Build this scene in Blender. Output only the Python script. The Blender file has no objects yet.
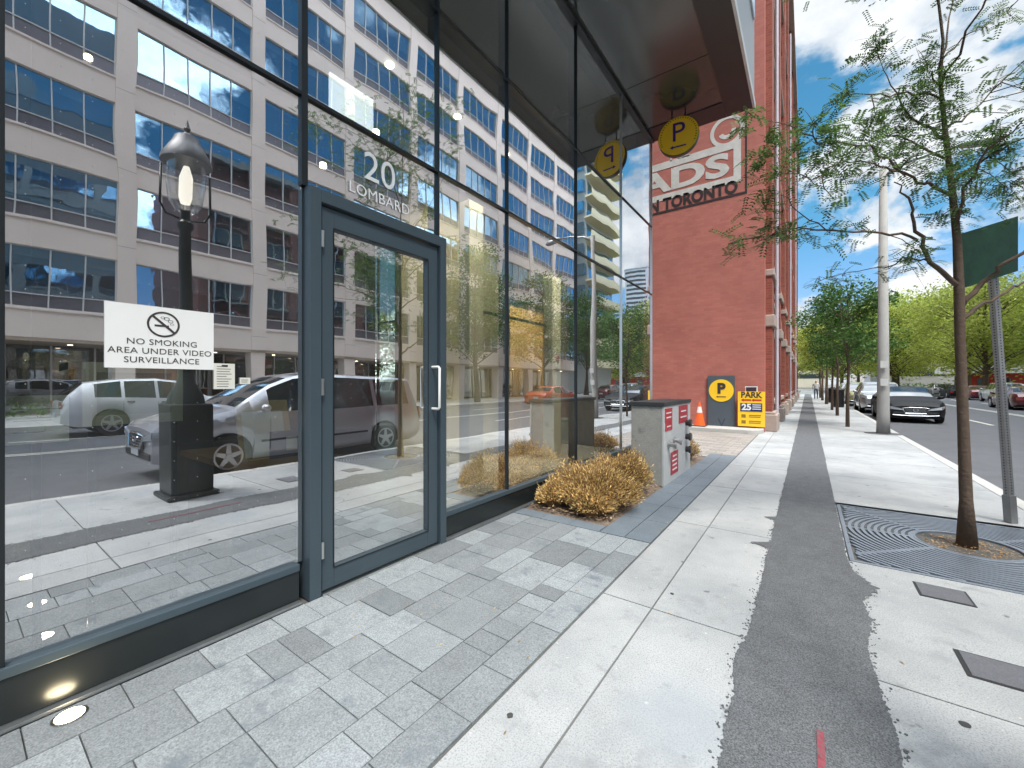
import bpy, bmesh, math, random
from mathutils import Vector, Matrix, noise
R = math.radians
PI = math.pi
random.seed(7)
scene = bpy.context.scene
C = scene.collection
S_, C_ = 0.58528, 0.81083
F = 410.0
H = 1.4

def P(px, py, fw):
    r = (px - 512) / F * fw
    return Vector((r * C_ - fw * S_, r * S_ + fw * C_, H + (384 - py) / F * fw))

# ------------------------------------------------------------------ materials
MATS = {}
def nt(name):
    m = bpy.data.materials.new(name); m.use_nodes = True
    return m, m.node_tree, m.node_tree.nodes['Principled BSDF']

def mat(name, col, rough=.6, metal=0., var=0.12, scale=8., bump=0., bscale=60., island=0., fine=0., spec=None, coat=0., stain=None):
    """principled with layered noise variation in object space"""
    if name in MATS: return MATS[name]
    m, t, b = nt(name); N = t.nodes; L = t.links
    tc = N.new('ShaderNodeTexCoord')
    b.inputs['Roughness'].default_value = rough
    b.inputs['Metallic'].default_value = metal
    if spec is not None: b.inputs['Specular IOR Level'].default_value = spec
    if coat: b.inputs['Coat Weight'].default_value = coat; b.inputs['Coat Roughness'].default_value = .04
    cur = None
    rgb = N.new('ShaderNodeRGB'); rgb.outputs[0].default_value = (*col, 1); cur = rgb.outputs[0]
    def mul(cur, fac_socket, lo, hi):
        mr = N.new('ShaderNodeMapRange'); mr.inputs['To Min'].default_value = lo; mr.inputs['To Max'].default_value = hi
        L.new(fac_socket, mr.inputs['Value'])
        mx = N.new('ShaderNodeMix'); mx.data_type = 'RGBA'; mx.blend_type = 'MULTIPLY'; mx.inputs['Factor'].default_value = 1
        L.new(cur, mx.inputs['A']); L.new(mr.outputs[0], mx.inputs['B'])
        return mx.outputs['Result']
    if var:
        n = N.new('ShaderNodeTexNoise'); n.inputs['Scale'].default_value = scale; n.inputs['Detail'].default_value = 8; n.inputs['Roughness'].default_value = .62
        L.new(tc.outputs['Object'], n.inputs['Vector'])
        cur = mul(cur, n.outputs['Fac'], 1 - 2 * var, 1 + 2 * var)
    if fine:
        n = N.new('ShaderNodeTexNoise'); n.inputs['Scale'].default_value = bscale * 2.2; n.inputs['Detail'].default_value = 3
        L.new(tc.outputs['Object'], n.inputs['Vector'])
        cur = mul(cur, n.outputs['Fac'], 1 - 2 * fine, 1 + 2 * fine)
    if island:
        g = N.new('ShaderNodeNewGeometry')
        cur = mul(cur, g.outputs['Random Per Island'], 1 - island, 1 + island)
    if stain:
        scol, sscale, thr = stain
        n = N.new('ShaderNodeTexNoise'); n.inputs['Scale'].default_value = sscale; n.inputs['Detail'].default_value = 6; n.inputs['Roughness'].default_value = .7
        L.new(tc.outputs['Object'], n.inputs['Vector'])
        mr = N.new('ShaderNodeMapRange'); mr.inputs['From Min'].default_value = thr; mr.inputs['From Max'].default_value = thr + .12
        L.new(n.outputs['Fac'], mr.inputs['Value'])
        mx = N.new('ShaderNodeMix'); mx.data_type = 'RGBA'; L.new(mr.outputs[0], mx.inputs['Factor'])
        L.new(cur, mx.inputs['A']); mx.inputs['B'].default_value = (*scol, 1)
        cur = mx.outputs['Result']
    L.new(cur, b.inputs['Base Color'])
    if bump:
        n = N.new('ShaderNodeTexNoise'); n.inputs['Scale'].default_value = bscale; n.inputs['Detail'].default_value = 5
        L.new(tc.outputs['Object'], n.inputs['Vector'])
        bp = N.new('ShaderNodeBump'); bp.inputs['Strength'].default_value = bump; bp.inputs['Distance'].default_value = .01
        L.new(n.outputs['Fac'], bp.inputs['Height']); L.new(bp.outputs[0], b.inputs['Normal'])
    MATS[name] = m
    return m

def leafmat(name, col, trans=.45, island=.35):
    if name in MATS: return MATS[name]
    m, t, b = nt(name); N = t.nodes; L = t.links
    g = N.new('ShaderNodeNewGeometry')
    mr = N.new('ShaderNodeMapRange'); mr.inputs['To Min'].default_value = 1 - island; mr.inputs['To Max'].default_value = 1 + island
    L.new(g.outputs['Random Per Island'], mr.inputs['Value'])
    mx = N.new('ShaderNodeMix'); mx.data_type = 'RGBA'; mx.blend_type = 'MULTIPLY'; mx.inputs['Factor'].default_value = 1
    mx.inputs['A'].default_value = (*col, 1); L.new(mr.outputs[0], mx.inputs['B'])
    L.new(mx.outputs['Result'], b.inputs['Base Color']); b.inputs['Roughness'].default_value = .55
    tr = N.new('ShaderNodeBsdfTranslucent'); L.new(mx.outputs['Result'], tr.inputs['Color'])
    ms = N.new('ShaderNodeMixShader'); ms.inputs[0].default_value = trans
    L.new(b.outputs[0], ms.inputs[1]); L.new(tr.outputs[0], ms.inputs[2])
    L.new(ms.outputs[0], N['Material Output'].inputs['Surface'])
    MATS[name] = m
    return m

def emit(name, col, s):
    if name in MATS: return MATS[name]
    m, t, b = nt(name)
    b.inputs['Base Color'].default_value = (*col, 1)
    b.inputs['Emission Color'].default_value = (*col, 1); b.inputs['Emission Strength'].default_value = s
    MATS[name] = m
    return m

def glass(name, base=.60, gain=.40, power=1.5, tint=(.88, .93, .89), wave=.0035, dots=False, rough=0., gcol=(.95, .97, 1.)):
    if name in MATS: return MATS[name]
    m, t, b = nt(name); N = t.nodes; L = t.links
    N.remove(b)
    tc = N.new('ShaderNodeTexCoord')
    nz = N.new('ShaderNodeTexNoise'); nz.inputs['Scale'].default_value = .9; nz.inputs['Detail'].default_value = 1.5
    L.new(tc.outputs['Object'], nz.inputs['Vector'])
    bp = N.new('ShaderNodeBump'); bp.inputs['Strength'].default_value = 1.; bp.inputs['Distance'].default_value = wave
    L.new(nz.outputs['Fac'], bp.inputs['Height'])
    gl = N.new('ShaderNodeBsdfGlossy'); gl.inputs['Roughness'].default_value = rough; gl.inputs['Color'].default_value = (*gcol, 1)
    L.new(bp.outputs[0], gl.inputs['Normal'])
    tr = N.new('ShaderNodeBsdfTransparent'); tr.inputs['Color'].default_value = (*tint, 1)
    lw = N.new('ShaderNodeLayerWeight'); lw.inputs['Blend'].default_value = .5
    # facing = 1-cos
    pw = N.new('ShaderNodeMath'); pw.operation = 'POWER'; pw.inputs[1].default_value = power; L.new(lw.outputs['Facing'], pw.inputs[0])
    ma = N.new('ShaderNodeMath'); ma.operation = 'MULTIPLY_ADD'; ma.inputs[1].default_value = gain; ma.inputs[2].default_value = base
    L.new(pw.outputs[0], ma.inputs[0]); ma.use_clamp = True
    ms = N.new('ShaderNodeMixShader'); L.new(ma.outputs[0], ms.inputs[0]); L.new(tr.outputs[0], ms.inputs[1]); L.new(gl.outputs[0], ms.inputs[2])
    out = ms.outputs[0]
    if dots:
        # thin dust film put in as milky haze that lightens the pane, streaked and uneven
        dn = N.new('ShaderNodeTexNoise'); dn.inputs['Scale'].default_value = 3.; dn.inputs['Detail'].default_value = 6
        dm = N.new('ShaderNodeMapping'); dm.inputs['Scale'].default_value = (1, 1.6, .35); L.new(tc.outputs['Object'], dm.inputs['Vector']); L.new(dm.outputs[0], dn.inputs['Vector'])
        dr0 = N.new('ShaderNodeMapRange'); dr0.inputs['From Min'].default_value = .35; dr0.inputs['From Max'].default_value = .7; dr0.inputs['To Min'].default_value = .008; dr0.inputs['To Max'].default_value = .035
        L.new(dn.outputs['Fac'], dr0.inputs['Value'])
        dd_ = N.new('ShaderNodeBsdfDiffuse'); dd_.inputs['Color'].default_value = (.80, .82, .86, 1)
        m3 = N.new('ShaderNodeMixShader'); L.new(dr0.outputs[0], m3.inputs[0]); L.new(out, m3.inputs[1]); L.new(dd_.outputs[0], m3.inputs[2]); out = m3.outputs[0]
    if dots:
        sp = N.new('ShaderNodeSeparateXYZ'); L.new(tc.outputs['Object'], sp.inputs[0])
        def cell(sock):
            a = N.new('ShaderNodeMath'); a.operation = 'PINGPONG'; a.inputs[1].default_value = .05; L.new(sock, a.inputs[0])
            s = N.new('ShaderNodeMath'); s.operation = 'POWER'; s.inputs[1].default_value = 2; L.new(a.outputs[0], s.inputs[0])
            return s.outputs[0]
        ad = N.new('ShaderNodeMath'); ad.operation = 'ADD'; L.new(cell(sp.outputs['Y']), ad.inputs[0]); L.new(cell(sp.outputs['Z']), ad.inputs[1])
        lt = N.new('ShaderNodeMath'); lt.operation = 'LESS_THAN'; lt.inputs[1].default_value = .0019 ** 2; L.new(ad.outputs[0], lt.inputs[0])
        df = N.new('ShaderNodeBsdfDiffuse'); df.inputs['Color'].default_value = (.4, .44, .43, 1)
        m2 = N.new('ShaderNodeMixShader'); L.new(lt.outputs[0], m2.inputs[0]); L.new(out, m2.inputs[1]); L.new(df.outputs[0], m2.inputs[2])
        out = m2.outputs[0]
    L.new(out, N['Material Output'].inputs['Surface'])
    MATS[name] = m
    return m

# ------------------------------------------------------------------ mesh builder
class MB:
    def __init__(s): s.v = []; s.f = []
    def quad(s, a, b, c, d):
        i = len(s.v); s.v += [tuple(a), tuple(b), tuple(c), tuple(d)]; s.f.append((i, i+1, i+2, i+3)); return s
    def poly(s, pts):
        i = len(s.v); s.v += [tuple(p) for p in pts]; s.f.append(tuple(range(i, i+len(pts)))); return s
    def box(s, x0, x1, y0, y1, z0, z1):
        i = len(s.v)
        s.v += [(x0,y0,z0),(x1,y0,z0),(x1,y1,z0),(x0,y1,z0),(x0,y0,z1),(x1,y0,z1),(x1,y1,z1),(x0,y1,z1)]
        s.f += [(i,i+3,i+2,i+1),(i+4,i+5,i+6,i+7),(i,i+1,i+5,i+4),(i+1,i+2,i+6,i+5),(i+2,i+3,i+7,i+6),(i+3,i,i+4,i+7)]
        return s
    def prism(s, pts, vec):
        """extrude polygon pts (3d) along vec"""
        i = len(s.v); n = len(pts); vec = Vector(vec)
        s.v += [tuple(p) for p in pts] + [tuple(Vector(p) + vec) for p in pts]
        s.f.append(tuple(range(i+n-1, i-1, -1))); s.f.append(tuple(range(i+n, i+2*n)))
        for k in range(n): s.f.append((i+k, i+(k+1) % n, i+n+(k+1) % n, i+n+k))
        return s
    def tube(s, pts, rads, n=8, cap=True):
        pts = [Vector(p) for p in pts]; i0 = len(s.v)
        prev = None
        for k, p in enumerate(pts):
            if k == 0: d = pts[1]-pts[0]
            elif k == len(pts)-1: d = pts[-1]-pts[-2]
            else: d = pts[k+1]-pts[k-1]
            if d.length < 1e-9: d = Vector((0, 0, 1))
            d.normalize()
            a = prev if prev is not None else (Vector((1, 0, 0)) if abs(d.x) < .9 else Vector((0, 1, 0)))
            u = (a - d*a.dot(d)); 
            if u.length < 1e-6: u = d.orthogonal()
            u.normalize(); w = d.cross(u); prev = u
            r = rads[k] if isinstance(rads, (list, tuple)) else rads
            for j in range(n):
                an = 2*PI*j/n
                s.v.append(tuple(p + (u*math.cos(an) + w*math.sin(an))*r))
        for k in range(len(pts)-1):
            for j in range(n):
                a = i0+k*n+j; b = i0+k*n+(j+1) % n
                s.f.append((a, b, b+n, a+n))
        if cap:
            s.f.append(tuple(i0+j for j in range(n-1, -1, -1)))
            e = i0+(len(pts)-1)*n; s.f.append(tuple(e+j for j in range(n)))
        return s
    def lathe(s, prof, c=(0, 0, 0), n=20):
        """prof: [(r,z)] around z"""
        i0 = len(s.v); c = Vector(c)
        for r, z in prof:
            for j in range(n):
                a = 2*PI*j/n; s.v.append((c.x+r*math.cos(a), c.y+r*math.sin(a), c.z+z))
        for k in range(len(prof)-1):
            for j in range(n):
                a = i0+k*n+j; b = i0+k*n+(j+1) % n; s.f.append((a, b, b+n, a+n))
        s.f.append(tuple(i0+j for j in range(n-1, -1, -1)))
        e = i0+(len(prof)-1)*n; s.f.append(tuple(e+j for j in range(n)))
        return s
    def disc(s, c, r, axis, th, n=28):
        """cylinder from c along axis by th"""
        c = Vector(c); ax = Vector(axis).normalized()
        return s.tube([c, c+ax*th], r, n)
    def xf(s, M, start=0):
        for k in range(start, len(s.v)): s.v[k] = tuple(M @ Vector(s.v[k]))
        return s
    def add(s, o):
        i = len(s.v); s.v += o.v; s.f += [tuple(a+i for a in f) for f in o.f]; return s
    def mesh(s, name, off=(0, 0, 0)):
        me = bpy.data.meshes.new(name)
        me.from_pydata([(a-off[0], b-off[1], c-off[2]) for a, b, c in s.v], [], s.f)
        me.update(); return me
    def build(s, name, m, parent=None, smooth=False, bevel=0., world=True, autos=None):
        """world=True: vertices are world coords, made local to the parent's location"""
        if parent is not None:
            off = wloc(parent) if world else Vector((0, 0, 0))
            me = s.mesh(name, off); o = bpy.data.objects.new(name, me); C.objects.link(o); o.parent = parent
        else:
            if world:
                xs = [v[0] for v in s.v]; ys = [v[1] for v in s.v]; zs = [v[2] for v in s.v]
                off = Vector(((min(xs)+max(xs))/2, (min(ys)+max(ys))/2, min(zs)))
            else: off = Vector((0, 0, 0))
            me = s.mesh(name, off); o = bpy.data.objects.new(name, me); C.objects.link(o); o.location = off
        me.materials.append(m)
        if smooth or autos:
            me.polygons.foreach_set('use_smooth', [True]*len(me.polygons))
            if autos:
                me.set_sharp_from_angle(angle=R(autos))
        if bevel:
            b = o.modifiers.new('bevel', 'BEVEL'); b.width = bevel; b.segments = 2; b.limit_method = 'ANGLE'; b.angle_limit = R(40)
        return o

def wloc(o):
    l = Vector(o.location)
    while o.parent: o = o.parent; l += Vector(o.location)
    return l
def tag(o, label, cat, group=None, kind=None):
    if label: o['label'] = label
    if cat: o['category'] = cat
    if group: o['group'] = group
    if kind: o['kind'] = kind
    return o
def thing(name, label, cat, loc=(0, 0, 0), rz=0, group=None):
    o = bpy.data.objects.new(name, None); C.objects.link(o); o.location = loc; o.rotation_euler = (0, 0, rz)
    o.empty_display_size = .2
    return tag(o, label, cat, group)
def struct(mb, name, m, **k):
    o = mb.build(name, m, **k); o['kind'] = 'structure'; return o
def kids(o): return [c for c in C.objects if c.parent == o]
def dup(o, parent=None, loc=None, rz=None, label=None, group=None, ks=None):
    c = o.copy(); C.objects.link(c); c.parent = parent
    if loc is not None: c.location = loc
    if rz is not None: c.rotation_euler = (0, 0, rz)
    if label: c['label'] = label
    if group: c['group'] = group
    for ch in kids(o): dup(ch, c)
    return c

_fonts = {}
def textmesh(body, size=1., extrude=.002, align='CENTER', space=1., offset=0.):
    cu = bpy.data.curves.new('writing', 'FONT'); cu.body = body; cu.size = size; cu.extrude = extrude
    cu.align_x = align; cu.align_y = 'CENTER'; cu.space_character = space; cu.offset = offset; cu.resolution_u = 4
    o = bpy.data.objects.new('tmp', cu); C.objects.link(o)
    bpy.context.view_layer.update()
    me = bpy.data.meshes.new_from_object(o)
    C.objects.unlink(o); bpy.data.objects.remove(o)
    return me
def text(name, body, m, parent, c, right, up, size, extrude=.002, align='CENTER', sx=1., space=1., offset=0.):
    """writing at c; right / up vectors"""
    me = textmesh(body, size, extrude, align, space, offset)
    r = Vector(right).normalized(); u = Vector(up).normalized(); n = r.cross(u)
    M = Matrix(((r.x*sx, u.x, n.x, 0), (r.y*sx, u.y, n.y, 0), (r.z*sx, u.z, n.z, 0), (0, 0, 0, 1)))
    off = Vector(c) - wloc(parent)
    me.transform(Matrix.Translation(off) @ M)
    me.name = name; me.materials.clear(); me.materials.append(m)
    o = bpy.data.objects.new(name, me); C.objects.link(o); o.parent = parent
    return o

# ------------------------------------------------------------------ camera, world, sun
cam = bpy.data.cameras.new('camera'); co = bpy.data.objects.new('camera', cam); C.objects.link(co)
cam.sensor_width = 36; cam.lens = 36*F/1024; cam.clip_start = .05; cam.clip_end = 3000
co.location = (0, 0, H); co.rotation_euler = (R(90), 0, math.atan(296/410)); scene.camera = co

SUN_EL, SUN_AZ = 58, -38      # azimuth measured from +X, negative towards -Y
w = bpy.data.worlds.new('World'); scene.world = w; w.use_nodes = True
N = w.node_tree.nodes; L = w.node_tree.links; bg = N['Background']; bg.inputs['Strength'].default_value = .12
sky = N.new('ShaderNodeTexSky'); sky.sky_type = 'NISHITA'; sky.sun_disc = False
sky.sun_elevation = R(SUN_EL); sky.sun_rotation = R(90 - SUN_AZ); sky.ozone_density = 1.6
sky.air_density = 1.0; sky.dust_density = .6
tc = N.new('ShaderNodeTexCoord')
sep = N.new('ShaderNodeSeparateXYZ'); L.new(tc.outputs['Generated'], sep.inputs[0])
# project direction on a cloud layer
mz = N.new('ShaderNodeMath'); mz.operation = 'MAXIMUM'; mz.inputs[1].default_value = 0.; L.new(sep.outputs['Z'], mz.inputs[0])
az = N.new('ShaderNodeMath'); az.operation = 'ADD'; az.inputs[1].default_value = .5; L.new(mz.outputs[0], az.inputs[0])
dv = N.new('ShaderNodeVectorMath'); dv.operation = 'DIVIDE'
cb = N.new('ShaderNodeCombineXYZ'); 
for k in range(3): L.new(az.outputs[0], cb.inputs[k])
L.new(tc.outputs['Generated'], dv.inputs[0]); L.new(cb.outputs[0], dv.inputs[1])
mp = N.new('ShaderNodeMapping'); mp.inputs['Location'].default_value = (5.3, 15.1, 0); L.new(dv.outputs[0], mp.inputs['Vector'])
def wn(scale, det, rough, dist=0.):
    n = N.new('ShaderNodeTexNoise'); n.inputs['Scale'].default_value = scale; n.inputs['Detail'].default_value = det
    n.inputs['Roughness'].default_value = rough; n.inputs['Distortion'].default_value = dist
    L.new(mp.outputs[0], n.inputs['Vector']); return n
n1 = wn(2.7, 10, .56, .15)
cr = N.new('ShaderNodeMapRange'); cr.interpolation_type = 'SMOOTHSTEP'; cr.inputs['From Min'].default_value = .475; cr.inputs['From Max'].default_value = .55
L.new(n1.outputs['Fac'], cr.inputs['Value'])
n2 = wn(4.2, 8, .6, .1)
c2 = N.new('ShaderNodeMapRange'); c2.inputs['From Min'].default_value = .35; c2.inputs['From Max'].default_value = .65
L.new(n2.outputs['Fac'], c2.inputs['Value'])
cc = N.new('ShaderNodeMix'); cc.data_type = 'RGBA'; cc.inputs['A'].default_value = (1.6, 1.9, 2.2, 1); cc.inputs['B'].default_value = (3.5, 3.6, 3.7, 1)
L.new(c2.outputs[0], cc.inputs['Factor'])
tn = N.new('ShaderNodeMix'); tn.data_type = 'RGBA'; tn.blend_type = 'MULTIPLY'; tn.inputs['Factor'].default_value = 1
tn.inputs['B'].default_value = (.25, .58, .60, 1); L.new(sky.outputs[0], tn.inputs['A'])
tb = N.new('ShaderNodeMix'); tb.data_type = 'RGBA'; tb.inputs['A'].default_value = (.46, .46, .60, 1); tb.inputs['B'].default_value = (.25, .58, .60, 1)
tz = N.new('ShaderNodeMapRange'); tz.interpolation_type = 'SMOOTHSTEP'; tz.inputs['From Min'].default_value = .02; tz.inputs['From Max'].default_value = .4
L.new(sep.outputs['Z'], tz.inputs['Value']); L.new(tz.outputs[0], tb.inputs['Factor']); L.new(tb.outputs['Result'], tn.inputs['B'])
def ramp(sock, a, b, lo, hi):
    q = N.new('ShaderNodeMapRange'); q.interpolation_type = 'SMOOTHSTEP'; q.inputs['From Min'].default_value = a; q.inputs['From Max'].default_value = b
    q.inputs['To Min'].default_value = lo; q.inputs['To Max'].default_value = hi; L.new(sock, q.inputs['Value']); return q.outputs[0]
# cloud brightness raised overhead and towards -X, added out of view as fill light
fill_top = ramp(sep.outputs['Z'], .70, .90, 1., 7.5)
fill_side = ramp(sep.outputs['X'], -.5, -.85, 1., 7.5)
bm_ = N.new('ShaderNodeMath'); bm_.operation = 'MAXIMUM'; L.new(fill_top, bm_.inputs[0]); L.new(fill_side, bm_.inputs[1])
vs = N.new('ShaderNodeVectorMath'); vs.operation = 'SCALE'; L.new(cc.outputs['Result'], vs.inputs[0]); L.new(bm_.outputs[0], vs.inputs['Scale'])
thick = ramp(sep.outputs['Z'], .66, .85, 0., .8)  # extra cloud cover added overhead to carry the fill light
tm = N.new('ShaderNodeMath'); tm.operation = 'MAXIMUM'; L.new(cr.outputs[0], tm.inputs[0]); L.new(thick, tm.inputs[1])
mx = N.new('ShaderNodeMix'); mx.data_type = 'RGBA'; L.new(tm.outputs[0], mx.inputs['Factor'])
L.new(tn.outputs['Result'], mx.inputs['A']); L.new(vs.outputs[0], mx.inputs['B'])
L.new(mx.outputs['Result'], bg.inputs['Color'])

sun = bpy.data.lights.new('sun', 'SUN'); sun.energy = 1.6; sun.angle = R(16); sun.color = (1, .95, .87)
so = bpy.data.objects.new('sun', sun); C.objects.link(so)
sd = Vector((math.cos(R(SUN_EL))*math.cos(R(SUN_AZ)), math.cos(R(SUN_EL))*math.sin(R(SUN_AZ)), math.sin(R(SUN_EL))))
so.rotation_euler = sd.to_track_quat('Z', 'Y').to_euler(); so.location = sd*80
scene.view_settings.view_transform = 'Standard'; scene.view_settings.look = 'None'
scene.view_settings.gamma = 1; scene.view_settings.use_curve_mapping = False
scene.view_settings.exposure = 1.4
scene.render.engine = 'CYCLES'
scene.cycles.max_bounces = 10; scene.cycles.transparent_max_bounces = 24; scene.cycles.glossy_bounces = 6
scene.cycles.sample_clamp_indirect = 6; scene.cycles.caustics_reflective = False; scene.cycles.caustics_refractive = False

# ------------------------------------------------------------------ materials list
STAIN = (-.42-.4125, 1.62-49.2, .2)
def concrete_mat():
    """worn light sidewalk concrete: pale grey, speckled aggregate, blotches and dark spots"""
    m, t, b = nt('concrete'); N = t.nodes; L = t.links
    tc = N.new('ShaderNodeTexCoord')
    def n_(sc, det=6, ro=.6):
        n = N.new('ShaderNodeTexNoise'); n.inputs['Scale'].default_value = sc; n.inputs['Detail'].default_value = det; n.inputs['Roughness'].default_value = ro
        L.new(tc.outputs['Object'], n.inputs['Vector']); return n.outputs['Fac']
    def mr(s, a, b_, lo=0., hi=1.):
        r = N.new('ShaderNodeMapRange'); r.inputs['From Min'].default_value = a; r.inputs['From Max'].default_value = b_
        r.inputs['To Min'].default_value = lo; r.inputs['To Max'].default_value = hi; L.new(s, r.inputs['Value']); return r.outputs[0]
    def mixc(f, A, B):
        x = N.new('ShaderNodeMix'); x.data_type = 'RGBA'; L.new(f, x.inputs['Factor'])
        if isinstance(A, tuple): x.inputs['A'].default_value = (*A, 1)
        else: L.new(A, x.inputs['A'])
        if isinstance(B, tuple): x.inputs['B'].default_value = (*B, 1)
        else: L.new(B, x.inputs['B'])
        return x.outputs['Result']
    c = mixc(mr(n_(1.1, 7, .65), .35, .68), (.47, .475, .475), (.30, .315, .325))
    c = mixc(mr(n_(130, 4, .75), .48, .68), c, (.20, .21, .21))
    c = mixc(mr(n_(30, 3, .6), .67, .74), c, (.58, .57, .55))
    c = mixc(mr(n_(6.5, 3, .5), .70, .735), c, (.17, .17, .17))
    c = mixc(mr(n_(2.4, 7, .68), .56, .70), c, (.27, .28, .285))
    c = mixc(mr(n_(9, 6, .7), .60, .68, 0, .6), c, (.24, .245, .25))
    vd = N.new('ShaderNodeVectorMath'); vd.operation = 'DISTANCE'; L.new(tc.outputs['Object'], vd.inputs[0]); vd.inputs[1].default_value = STAIN
    nn = N.new('ShaderNodeMath'); nn.operation = 'MULTIPLY_ADD'; L.new(n_(7, 5, .6), nn.inputs[0]); nn.inputs[1].default_value = -.22; L.new(vd.outputs['Value'], nn.inputs[2])
    c = mixc(mr(nn.outputs[0], .02, .2, .5, 0), c, (.30, .335, .37))
    g = N.new('ShaderNodeNewGeometry')
    x = N.new('ShaderNodeMix'); x.data_type = 'RGBA'; x.blend_type = 'MULTIPLY'; x.inputs['Factor'].default_value = 1
    L.new(c, x.inputs['A']); L.new(mr(g.outputs['Random Per Island'], 0, 1, .93, 1.05), x.inputs['B'])
    L.new(x.outputs['Result'], b.inputs['Base Color']); b.inputs['Roughness'].default_value = .85
    bp = N.new('ShaderNodeBump'); bp.inputs['Strength'].default_value = .35; bp.inputs['Distance'].default_value = .006
    L.new(n_(90, 5, .7), bp.inputs['Height']); L.new(bp.outputs[0], b.inputs['Normal'])
    MATS['concrete'] = m; return m
concrete = concrete_mat()
asphalt = mat('asphalt', (.11, .112, .12), .9, var=.16, scale=2.2, bump=.7, bscale=110, fine=.42)
asphalt_strip = mat('asphalt_strip', (.112, .117, .124), .92, var=.20, scale=7, bump=1., bscale=75, fine=.75, stain=((.20, .20, .20), 60, .62))
granite = mat('granite_paver', (.24, .26, .272), .75, var=.12, scale=6, bump=.5, bscale=65, island=.26, fine=.42, stain=((.16, .185, .205), 4.2, .56))
granite_dark = mat('granite_band', (.15, .18, .21), .72, var=.12, scale=5, bump=.4, bscale=65, island=.08, fine=.35)
driveway_m = mat('driveway_paver', (.30, .275, .25), .85, var=.08, scale=2, bump=.3, bscale=80, island=.12, fine=.15)
joint = mat('joint', (.10, .10, .095), .95, var=.2, scale=20)
curb_m = mat('curb_concrete', (.46, .45, .43), .85, var=.1, scale=4, bump=.3, bscale=70, fine=.15)
frame_m = mat('frame_bluegrey', (.062, .088, .108), .38, metal=.25, var=.04, scale=2)
frame_dark = mat('frame_dark', (.018, .022, .025), .35, metal=.3, var=.04, scale=2)
kick_m = mat('kick_plate', (.03, .036, .038), .22, metal=.5, var=.05, scale=3)
steel = mat('brushed_steel', (.62, .62, .6), .28, metal=1., var=.06, scale=30)
soffit_m = mat('soffit', (.052, .058, .056), .16, metal=.25, spec=1., var=.08, scale=1.5)
soffit_trim = mat('soffit_trim', (.022, .022, .025), .3, metal=.2, var=.05)
white_m = mat('white_paint', (.78, .78, .77), .5, var=.03)
black_m = mat('black_paint', (.012, .012, .013), .42, var=.05)
yellow_m = mat('sign_yellow', (.98, .60, .03), .4, var=.03)
purple_m = mat('sign_purple', (.06, .015, .22), .4, var=.02)
red_m = mat('sign_red', (.42, .02, .035), .5, var=.08, scale=20)
wood_m = mat('tan_wood', (.42, .27, .10), .5, var=.2, scale=5)
bark_m = mat('bark', (.115, .078, .055), .9, var=.25, scale=14, bump=.9, bscale=35)
G_main = glass('facade_glass', dots=True)
G_end = glass('end_glass', base=.12, gain=.5, wave=.002)

# ------------------------------------------------------------------ the ground
CURB = 2.1
struct(MB().quad((-900, -900, -.24), (900, -900, -.24), (900, 1200, -.24), (-900, 1200, -.24)), 'ground', mat('ground', (.13, .125, .11), .95, var=.2, scale=.05))
struct(MB().box(CURB+.02, 14.6, -60, 190, -.235, -.15), 'road', asphalt)
mk = MB()
y = -40
while y < 150:
    mk.box(5.55, 5.67, y, y+3, -.1499, -.1455); y += 9
y = -44
while y < 150:
    mk.box(11.3, 11.42, y, y+3, -.1499, -.1455); y += 9
mk.box(8.28, 8.38, -60, 150, -.1499, -.1455).box(8.5, 8.6, -60, 150, -.1499, -.1455)
struct(mk, 'road_marking', mat('marking_paint', (.6, .58, .5), .7, var=.25, scale=12))
struct(MB().box(-24, CURB, -40, 14, -.236, -.012).box(-1.0, CURB, 14, 120, -.236, -.012), 'sidewalk_base', joint)
# concrete flags with tooled joints
sw = MB(); g = .005
jy = [-30.0+1.8*k for k in range(0, 100)]
off = 2.585 - round((2.585+30)/1.8)*1.8 + 30
jy = [q+off-0 for q in jy]
xs = [-1.115, -.79, -.02, .9, CURB-.16]
for a, b in zip(jy[:-1], jy[1:]):
    if a < -12 or a > 110: continue
    for i, (x0, x1) in enumerate([(-1.115, -.79), (-.79, 0.0), (0.0, CURB-.16)]):
        if i == 2 and b > 4.2 and a < 6.2:
            # flags cut around the grate
            if a < 4.2: sw.box(x0+g, x1-g, a+g, 4.195, -.2, 0)
            if b > 6.1: sw.box(x0+g, x1-g, 6.085, b-g, -.2, 0)
            sw.box(x0+g, .262, max(a+g, 4.2), min(b-g, 6.08), -.2, 0)
            continue
        sw.box(x0+g, x1-g, a+g, b-g, -.2, 0)
struct(sw, 'sidewalk', concrete)
kb = MB(); y = -12
while y < 110: kb.box(CURB-.155, CURB, y+.006, y+2.99, -.235, 0.002); y += 3
struct(kb, 'kerb', curb_m, bevel=.015)
# far kerb + pavement
fb = MB(); y = -40
while y < 150: fb.box(14.62, 19.4, y+.006, y+2.99, -.235, 0.0); y += 3
struct(fb, 'far_sidewalk', curb_m)
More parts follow.
